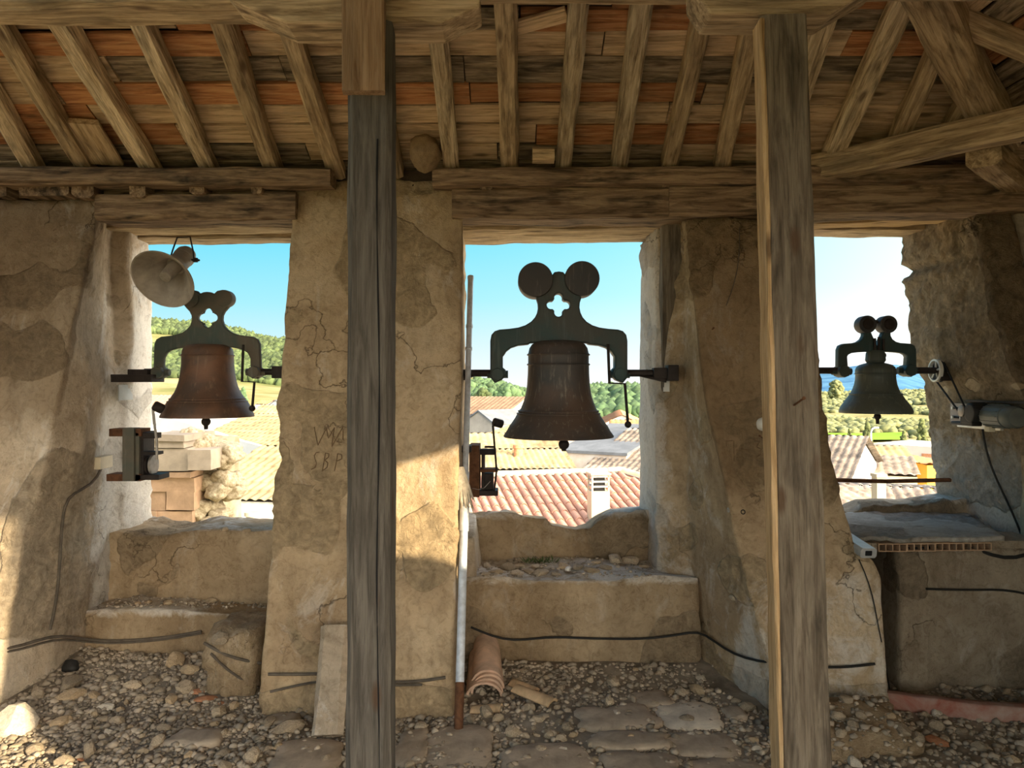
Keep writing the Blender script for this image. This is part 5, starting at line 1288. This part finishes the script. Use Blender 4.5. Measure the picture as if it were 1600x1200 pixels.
# woods on the slopes
rw = random.Random(21)
it = []
while len(it) < 9500:
    d_ = rw.uniform(222, 352); a = rw.uniform(-0.60, -0.14); x = a * d_
    if noise.noise(V((x / 30, d_ / 30, 7))) < -0.12 and d_ < 320: continue
    r = rw.uniform(0.7, 1.7); it.append((x, d_, ter(x, d_) + r * .55, r))
o = scatter('woods', it, FOREST, squash=(.9, 1.5), seed=5); tag(o, 'pine woods covering the hill behind the left opening', 'woods')
it = []
while len(it) < 8000:
    d_ = rw.uniform(160, 640); a = rw.uniform(0.30, 0.68); x = a * d_
    if noise.noise(V((x / 40, d_ / 55, 2))) < -0.25 or (d_ < 176 and a < 0.52): continue
    r = rw.uniform(0.6, 1.9) * (0.7 + d_ / 900); it.append((x, d_, ter(x, d_) + r * .3, r))
o = scatter('scrub', it, OLIVE, squash=(.5, .9), seed=6); tag(o, 'pale green scrub and olive slope behind the right opening', 'woods')
it = []
while len(it) < 1100:
    d_ = rw.uniform(120, 240); a = rw.uniform(0.055, 0.24); x = a * d_
    r = rw.uniform(0.7, 1.7); it.append((x, d_, ter(x, d_) + r * .6, r))
while len(it) < 1500:
    d_ = rw.uniform(180, 330); a = rw.uniform(-0.12, 0.03); x = a * d_
    r = rw.uniform(0.7, 1.6); it.append((x, d_, ter(x, d_) + r * .6, r))
o = scatter('woods', it, TREEG, squash=(.8, 1.3), seed=7); tag(o, 'pine trees on the low rise right of the largest bell', 'woods')
def tree(px, ptop, pbase, d_, wpx, label, mat, cyp=False, seed=0):
    b = P(px, pbase, d_); top = P(px, ptop, d_).z; h = top - b.z; w_ = wpx / F * d_
    t = thing('cypress' if cyp else 'tree', label, 'tree', b)
    MB().tube([b - V((0, 0, 2.5)), b + V((0, 0, h * .4))], w_ * .05, 6).build('trunk', BARK, t)
    rt = random.Random(seed); its = []
    for i in range(160 if not cyp else 110):
        f = rt.random()
        if cyp: rad = w_ / 2 * math.sin(math.pi * min(1, (f * .92 + .08)) ** 0.75) * rt.uniform(.5, 1); zz_ = b.z + h * f * .97
        else: rad = w_ / 2 * math.sqrt(max(0, 1 - (f * 2 - 1) ** 2)) * rt.uniform(.3, 1); zz_ = b.z + h * (.2 + .75 * f)
        a = rt.uniform(0, 6.28); r = w_ * (rt.uniform(.10, .18) if not cyp else rt.uniform(.12, .22))
        its.append((b.x + rad * .85 * math.cos(a), b.y + rad * .85 * math.sin(a), zz_, r))
    f_ = scatter('foliage', its, mat, t, squash=(.8, 1.6 if cyp else 1.1), seed=seed + 1)
tree(792, 603, 642, 95, 46, 'dark green bushy tree rising left of the largest bell', TREEG, seed=1)
tree(754, 607, 640, 110, 28, 'paler bushy tree behind the mast, left of the dark one', FOREST, seed=2)
tree(380, 606, 645, 75, 16, 'slim green tree right of the rust-brown bell', TREEG, True, 3)
tree(1355, 662, 704, 62, 16, 'tall cypress just right of the gabled house ridge', CYPR, True, 4)
tree(1412, 674, 706, 62, 12, 'short cypress behind the bluish-white wall, middle one', CYPR, True, 5)
tree(1441, 655, 706, 62, 17, 'tall cypress at the right jamb, behind the bluish-white wall', CYPR, True, 6)
tree(1327, 670, 692, 90, 8, 'tiny cypress above the ridge of the gabled house', CYPR, True, 7)
tree(1306, 594, 632, 420, 24, 'pale loose tree standing against the blue mountain', OLIVE, False, 8)
sl_ = thing('street_lamp', 'white curved street lamp beyond the gabled house', 'street lamp', P(1361, 700, 55))
MB().tube([P(1361, 720, 55), P(1361, 676, 55), P(1363, 670, 55), P(1368, 668, 55)], 0.055, 8).build('pole', WHITEP, sl_, sm=True)
MB().box(P(1369, 668, 55), (0.3, 0.2, 0.09)).build('lamp_head', WHITEP, sl_)

# houses
def tile_sheet(name, a, b, c, d_, mat, parent, M=None, per=0.24, row=0.42, amp=0.05, thick=0.05, kind='stuff'):
    """corrugated clay roof between eave a-b and ridge d-c"""
    a, b, c, d_ = map(V, (a, b, c, d_)); n_ = (b - a).cross(d_ - a).normalized()
    U = max((b - a).length, (c - d_).length); W_ = (d_ - a).length
    nu = min(260, max(6, int(U / per) * 5)); nv = max(2, int(W_ / row))
    vs, fs = [], []
    for j in range(nv):
        for e in (0, 1):
            t = (j + e) / nv; p0 = a.lerp(d_, t); p1 = b.lerp(c, t)
            for i in range(nu + 1):
                q = p0.lerp(p1, i / nu); ph = (p0.lerp(p1, i / nu) - p0).length / per
                vs.append(q + n_ * (amp * abs(math.sin(math.pi * ph)) ** 0.8 * 1.2 + (0.035 if e == 0 else 0.0)))
    m = nu + 1
    for r in range(2 * nv - 1):
        for i in range(nu): fs.append((r * m + i, r * m + i + 1, (r + 1) * m + i + 1, (r + 1) * m + i))
    me = bpy.data.meshes.new(name); me.from_pydata([tuple(v) for v in vs], [], fs); me.update()
    return link(me, name, mat, parent, M, True, kind)
def house(label, px, pe, d_, w_, L, rise, wall, roof, style='along', yaw=0.0, over=0.25, wins=(), cat='house', name='house', per=0.3, tile=True, low=None):
    """box with a tiled roof; px,pe: pixel of the middle of the front eave, w_ width, L depth in metres"""
    e = P(px, pe, d_); t = thing(name, label, cat, (e.x, e.y, GZ))
    M = Matrix.Translation((e.x, e.y, e.z)) @ Matrix.Rotation(yaw, 4, 'Z')
    h = e.z - GZ; x = w_ / 2
    b = MB()
    bot = [(-x, 0, -h), (x, 0, -h), (x, L, -h), (-x, L, -h)]; top = [(-x, 0, 0), (x, 0, 0), (x, L, 0), (-x, L, 0)]
    F_ = [(0, 1, 5, 4), (1, 2, 6, 5), (2, 3, 7, 6), (3, 0, 4, 7)]
    b.add(bot + top, F_)
    if style == 'along': b.add([(-x, 0, 0), (-x, L, 0), (-x, L / 2, rise), (x, 0, 0), (x, L, 0), (x, L / 2, rise)], [(0, 2, 1), (3, 4, 5)])
    elif style == 'gable': b.add([(-x, 0, 0), (x, 0, 0), (0, 0, rise), (-x, L, 0), (x, L, 0), (0, L, rise)], [(0, 1, 2), (3, 5, 4)])
    elif style == 'shed': b.add([(-x, 0, 0), (-x, L, 0), (-x, L, rise), (x, 0, 0), (x, L, 0), (x, L, rise)], [(0, 2, 1), (3, 4, 5), (1, 2, 5, 4)])
    elif style == 'flat': b.add([(-x, 0, 0), (x, 0, 0), (x, L, 0), (-x, L, 0)], [(0, 1, 2, 3)])
    wo = b.build('wall', wall, t, M)
    o_ = over
    S = lambda *q: tile_sheet('roof', *q, roof, t, M, per=per) if tile else MB().add(list(q) + [V(p) - V((0, 0, .1)) for p in q], [(0, 1, 2, 3), (4, 7, 6, 5), (0, 4, 5, 1), (1, 5, 6, 2), (2, 6, 7, 3), (3, 7, 4, 0)]).build('roof', roof, t, M)
    if style == 'along':
        k = rise / (L / 2) * o_
        S((-x - o_, -o_, -k + .03), (x + o_, -o_, -k + .03), (x + o_, L / 2, rise + .03), (-x - o_, L / 2, rise + .03)); S((x + o_, L + o_, -k + .03), (-x - o_, L + o_, -k + .03), (-x - o_, L / 2, rise + .03), (x + o_, L / 2, rise + .03))
    elif style == 'gable':
        k = rise / x * o_
        S((-x - o_, L + o_, -k + .03), (-x - o_, -o_, -k + .03), (0, -o_, rise + .03), (0, L + o_, rise + .03)); S((x + o_, -o_, -k + .03), (x + o_, L + o_, -k + .03), (0, L + o_, rise + .03), (0, -o_, rise + .03))
    elif style == 'shed':
        k = rise / L * o_
        S((-x - o_, -o_, -k + .03), (x + o_, -o_, -k + .03), (x + o_, L, rise + .03), (-x - o_, L, rise + .03))
    for (fx, fz, ww, hh) in wins:
        wn = MB().box((fx, -0.02, fz), (ww + .16, 0.10, hh + .16)).build('window', WALLW, t, M)
        MB().box((fx, -0.06, fz), (ww, 0.06, hh)).build('pane', GLASS, wn, M)
    return t, M
# in the middle opening
house('long pale house with low brown roof behind the mast', 669, 645, 66, 14, 9, 1.3, WALLP, BROWNTILE, 'along', -0.4, 0.4, [(5.2, -1.2, 0.9, 1.1), (2.4, -1.2, 0.9, 1.1)], per=0.4)
house('narrow grey and white house in front of the long pale house', 748, 660, 45, 2.6, 6, 0.7, WALLG, SLATE, 'gable', -0.75, 0.08, tile=False)
house('low whitish house under the left rim of the largest bell', 815, 681, 38, 3.4, 5, 0.3, WALLG, OLDTILE, 'shed', -0.3, 0.15)
house('flat tan roofed shed left of the largest bell clapper', 790, 702, 32, 4.6, 4, 0.5, WALLC, OLDTILE, 'along', 0.12, 0.2)
house('small house with projecting brown eaves right above the clapper', 856, 693, 36, 1.4, 3, 0.5, WALLP, BROWNTILE, 'along', 0.1, 0.25, per=0.25)
house('pale flat building directly behind the clapper', 888, 684, 46, 4.5, 5, 0.2, WALLP, OLDTILE, 'flat', -0.2)
house('stained white wall building with blue-grey roof right of the clapper', 925, 706, 27, 2.6, 4.5, 0.75, WALLS, SLATE, 'shed', -0.55, 0.05, tile=False)
house('cream rendered building behind the stained white wall', 978, 700, 36, 3.4, 5, 0.5, WALLC, OLDTILE, 'shed', -0.35, 0.1)
house('white gabled house with orange verge at the jamb of the middle opening', 972, 681, 48, 5.4, 8, 1.3, WALLW, ORTILE, 'gable', -0.12, 0.2, [(-0.5, 0.25, 0.35, 0.7)])
house('small white house with an orange roof in front of the gabled one', 994, 675, 43, 2.5, 3, 0.55, WALLW, ORTILE, 'along', -0.1, 0.2)
old, oM = house('house with yellowed old tile roof behind the red tiled roof', 822, 735, 25, 3.0, 5, 0.42, WALLG, OLDTILE, 'along', 0.10, 0.15, per=0.2)
ch = thing('chimney_pot', 'round orange chimney pot on the yellowed old roof', 'chimney', P(810, 712, 26.5))
MB().lathe([(0.16, -0.6), (0.16, 0.16), (0.19, 0.18), (0.19, 0.28), (0.14, 0.30)], 16, Matrix.Translation(P(810, 708, 26.5))).build('pot', TERRA, ch, sm=True)
# the near red roof, tile by tile
th_, sl2 = math.radians(15), 0.336
O = P(862, 741, 20); U_ = V((math.cos(th_), math.sin(th_), 0)); cs = 1 / math.sqrt(1 + sl2 * sl2)
D_ = V((math.sin(th_) * cs, -math.cos(th_) * cs, -sl2 * cs)); Nn = U_.cross(D_) * -1
if Nn.z < 0: Nn = -Nn
red = thing('house', 'near house with pinkish red tile roof below the middle opening', 'house', (O.x, O.y - 2, GZ))
RM = Matrix((U_, -D_, Nn)).transposed().to_4x4()
rt1 = tile_mesh('red_tile', 0.47, 0.088, 0.078, 0.014, n=6, mat=RTILE)
hipu = 1.95
def roofpt(u, v, h=0.0): return O + U_ * u + D_ * v + Nn * h
MB().add([roofpt(-3.4, 0, -.02), roofpt(hipu, 0, -.02), roofpt(hipu + 4.6, 4.6, -.02), roofpt(-3.4, 4.6, -.02)], [(0, 3, 2, 1)]).build('roof_bed', RTILE, red)
b_ = V((0, 0, GZ)); wl = MB()
c4 = [roofpt(-3.2, 4.3), roofpt(hipu + 4.0, 4.3), roofpt(hipu + 4.0, -4.3), roofpt(-3.2, -4.3)]
lo = min(c.z for c in c4)
for c in c4: c.z = roofpt(0, 4.3).z - 0.05
wl.add([V((c.x, c.y, GZ)) for c in c4] + c4, [(0, 1, 5, 4), (1, 2, 6, 5), (2, 3, 7, 6), (3, 0, 4, 7), (4, 5, 6, 7)]); wl.build('wall', WALLW, red)
MB().add([roofpt(-3.4, 0, -.02), roofpt(hipu, 0, -.02), roofpt(hipu, 0, -.02) + V((-D_.x, -D_.y, D_.z)) * 4.6, roofpt(-3.4, 0, -.02) + V((-D_.x, -D_.y, D_.z)) * 4.6], [(0, 1, 2, 3)]).build('roof_bed', RTILE, red)
rq = random.Random(3)
col = 0; u = -3.0
while u < 5.2:
    v = 0.10
    while v < 3.9:
        if v > u - hipu + 0.1:
            o = bpy.data.objects.new('roof_tile', rt1); COL.objects.link(o)
            Mx = RM.copy(); Mx.translation = roofpt(u + rq.uniform(-.006, .006), v + 0.44, 0.006 + rq.uniform(0, .006))
            o.matrix_world = Mx @ Matrix.Rotation(-0.045, 4, 'X')
            o.parent = red; o.matrix_parent_inverse = red.matrix_basis.inverted()
        v += 0.395
    u += 0.222
rt2 = tile_mesh('ridge_tile', 0.46, 0.11, 0.10, 0.014, n=7, mat=RIDGE)
def ridge_line(p, q, n_):
    d_ = (q - p).normalized(); z_ = V((0, 0, 1)); z_ = (z_ - d_ * z_.dot(d_)).normalized(); x_ = d_.cross(z_)
    for i in range(n_):
        o = bpy.data.objects.new('ridge_tile', rt2); COL.objects.link(o)
        Mx = Matrix((x_, d_, z_)).transposed().to_4x4(); Mx.translation = p.lerp(q, i / n_) + z_ * (0.02 + rq.uniform(0, .015)); o.matrix_world = Mx @ Matrix.Rotation(0.03, 4, 'X')
        o.parent = red; o.matrix_parent_inverse = red.matrix_basis.inverted()
ridge_line(roofpt(-3.2, 0), roofpt(hipu, 0), 13); ridge_line(roofpt(hipu, 0), roofpt(hipu + 3.6, 3.6), 12)
cp = P(935, 812, 17.6)
chm = thing('chimney', 'pale rendered chimney with slotted cowl on the pinkish red roof', 'chimney', cp)
Mc = Matrix.Translation((cp.x, cp.y, 0)) @ Matrix.Rotation(th_ * 0.6, 4, 'Z')
zb_, z1, z2 = cp.z - 0.35, P(0, 767, 17.5).z, P(0, 742, 17.5).z
MB().bx(-.215, .215, -.2, .2, zb_, z1).build('shaft', WALLC, chm, Mc, bevel=0.01)
for i in range(3):
    z_ = lerp(z1, z2, (i + .75) / 3.2); MB().bx(-.20, .20, -.19, .19, z_, z_ + 0.04).build('louvre', GREYMET, chm, Mc)
for sx in (-1, 1):
    for sy in (-1, 1): MB().bx(sx * .19 - .02, sx * .19 + .02, sy * .17 - .02, sy * .17 + .02, z1, z2).build('cowl_leg', WALLC, chm, Mc)
MB().bx(-.12, .12, -.12, .12, z1, z2).build('flue', DARKSLOT, chm, Mc)
MB().bx(-.24, .24, -.23, .23, z2, z2 + 0.05).build('cap', WALLC, chm, Mc, bevel=0.01)

# in the left opening
house('long house with pink roof at the foot of the wooded hill', 256, 641, 82, 8, 10, 1.5, WALLW, RTILE, 'along', 0.0, 0.3, per=0.5)
house('tiny white house with slate gable beside the first pier', 431, 634, 80, 2.0, 4, 0.6, WALLW, SLATE, 'gable', -0.3, 0.1, [(0, -0.8, .3, .5)], tile=False)
house('tiny white house left of the slate gabled one', 408, 632, 85, 1.5, 3, 0.4, WALLW, ORTILE, 'along', -0.2, 0.1)
house('house with tan roof below the tiny white houses', 418, 655, 50, 3.0, 5, 0.8, WALLC, OLDTILE, 'along', -0.1, 0.1)
house('white flat house under the rim of the rust-brown bell', 338, 652, 52, 4.4, 5, 0.3, WALLW, OLDTILE, 'flat', 0.1)
house('house with rippled grey roof right of the bell clapper ball', 405, 668, 42, 2.6, 4, 0.35, WALLW, GREYTILE, 'along', 0.0, 0.1)
house('little stone house with low gable beside the first pier', 416, 678, 35, 1.7, 3, 0.28, WALLC, OLDTILE, 'gable', 0.1, 0.1, [(0.1, -0.25, .2, .25)])
house('wide tan roof behind the white parapet', 380, 700, 29, 5.5, 8, 1.05, WALLW, OLDTILE, 'along', -0.35, 0.2, per=0.25)
o = MB().tube([P(225, 648, 27), P(300, 672, 24.5), P(372, 697, 22), P(440, 716, 19.5)], [0.26] * 4, 4).build('parapet_wall', WALLW); tag(o, 'white parapet running down between two tan roofs', 'parapet')
o['kind'] = 'thing'
house('white walled house with old tile roof nearest the left sill', 372, 783, 15.5, 2.0, 6, 0.8, WALLW, OLDTILE, 'along', -0.18, 0.14, per=0.2)
o = MB().tube([P(393, 850, 14.6), P(393, 806, 14.6)], 0.10, 12).tube([P(393, 806, 14.6), P(393, 800, 14.6)], 0.135, 12).build('vent_pipe', WALLC, sm=True); tag(o, 'thick tan vent pipe on the white wall below the left sill', 'pipe')
ruin = thing('ruined_turret', 'ruined stone turret with cornice and golden rubble outside the left opening', 'ruin', P(280, 840, 8.2))
for (x0, y0, x1, y1, m_, dd) in ((215, 680, 289, 690, ASHLAR, 0), (215, 690, 287, 700, ASHLAR, .03), (215, 701, 293, 735, ASHLAR, .05), (293, 703, 329, 734, ASHLAR, 0), (215, 737, 298, 746, BRICKO, .06), (215, 746, 304, 768, BRICKO, .1),
                                 (215, 768, 259, 798, BRICKO, .12), (260, 768, 303, 797, BRICKO, .1), (215, 799, 245, 822, BRICKO, .1), (246, 799, 300, 822, BRICKO, .12), (215, 823, 262, 850, BRICKO, .1), (263, 823, 302, 850, BRICKO, .13)):
    a, b = P(x0, y1, 7.9 + dd), P(x1, y0, 7.9 + dd)
    gridcube('stone', 8, 6, 4, lambda u, v, k: (lerp(a.x, b.x, u), lerp(7.9 + dd, 8.7, v), lerp(a.z, b.z, k)), m_, ruin, 0.010, None, False, None, False)
for i, (x, y, s_) in enumerate(((303, 683, 17), (322, 692, 15), (312, 700, 14), (338, 706, 19), (357, 709, 21), (345, 722, 14), (331, 742, 18), (350, 748, 18), (318, 752, 17), (364, 752, 17), (340, 766, 19), (362, 770, 15), (320, 775, 17), (307, 795, 20), (312, 818, 20), (334, 792, 15), (331, 825, 23), (352, 826, 20), (345, 808, 15), (372, 835, 16), (300, 840, 20))):
    q = P(x, y, 8.35 + 0.1 * math.sin(i * 2.3)); r = s_ / F * 8.3
    blob('rubble', q, (r, r * 1.3, r * 0.9), RUBW, ruin, i, 3, 0.45, 0.3, rot=i)
gridcube('core', 5, 5, 10, lambda u, v, k: (lerp(P(295, 0, 8.5).x, P(lerp(355, 335, k), 0, 8.5).x, u), lerp(8.45, 9.3, v), lerp(-8, P(0, 690, 8.5).z, k)), RUBW, ruin, 0.05, None, False, None, False)

# in the right opening
house('white gabled house with red-brown tile roof in the right opening', 1102, 743, 24.16, 8, 7.1, 1.12, WALLW, GREYTILE, 'along', -0.57, 0.25, per=0.22)
house('stone house with tan lean-to roof right of the gabled house', 1396, 724, 31, 1.45, 4, 0.5, RUBW, OLDTILE, 'along', -0.25, 0.15)
house('low stone shed with grey tiles before the lean-to house', 1396, 744, 27, 1.5, 3, 0.4, WALLC, GREYTILE, 'shed', -0.4, 0.1)
bw, bM = house('tall bluish-white blank wall with a patch of bare brick', 1436, 697, 40, 5.0, 4, 0.2, WALLW, OLDTILE, 'flat', -0.95)
for i, (x, y, w_) in enumerate(((0.4, -0.45, .5), (0.3, -0.85, .45), (0.5, -1.15, .4), (0.1, -1.9, .5))): MB().box((x, -0.01, y), (w_, 0.06, 0.16)).build('bare_brick', TERRA, bw, bM)
house('ochre yellow house end beside the right jamb', 1464, 727, 33, 0.9, 2.5, 0.12, WALLY, ORTILE, 'shed', 0.1, 0.08)
house('low house with grey mottled roof nearest the right sill', 1338, 812, 13.5, 1.9, 4.5, 0.26, WALLC, GREYTILE, 'along', 0.05, 0.1, per=0.2)
house('low house with grey roof right of the square chimney', 1428, 810, 14.5, 1.7, 4.5, 0.24, WALLC, GREYTILE, 'along', -0.35, 0.1, per=0.2)
a = P(1373, 790, 12.8)
chn = thing('chimney', 'square cream chimney before the grey roofs in the right opening', 'chimney', a)
MB().bx(a.x - .075, a.x + .075, a.y - .1, a.y + .1, a.z - 1.2, P(0, 745, 12.8).z).build('shaft', WALLC, chn); MB().bx(a.x - .09, a.x + .09, a.y - .12, a.y + .12, P(0, 745, 12.8).z, P(0, 740, 12.8).z).build('cap', WALLC, chn)
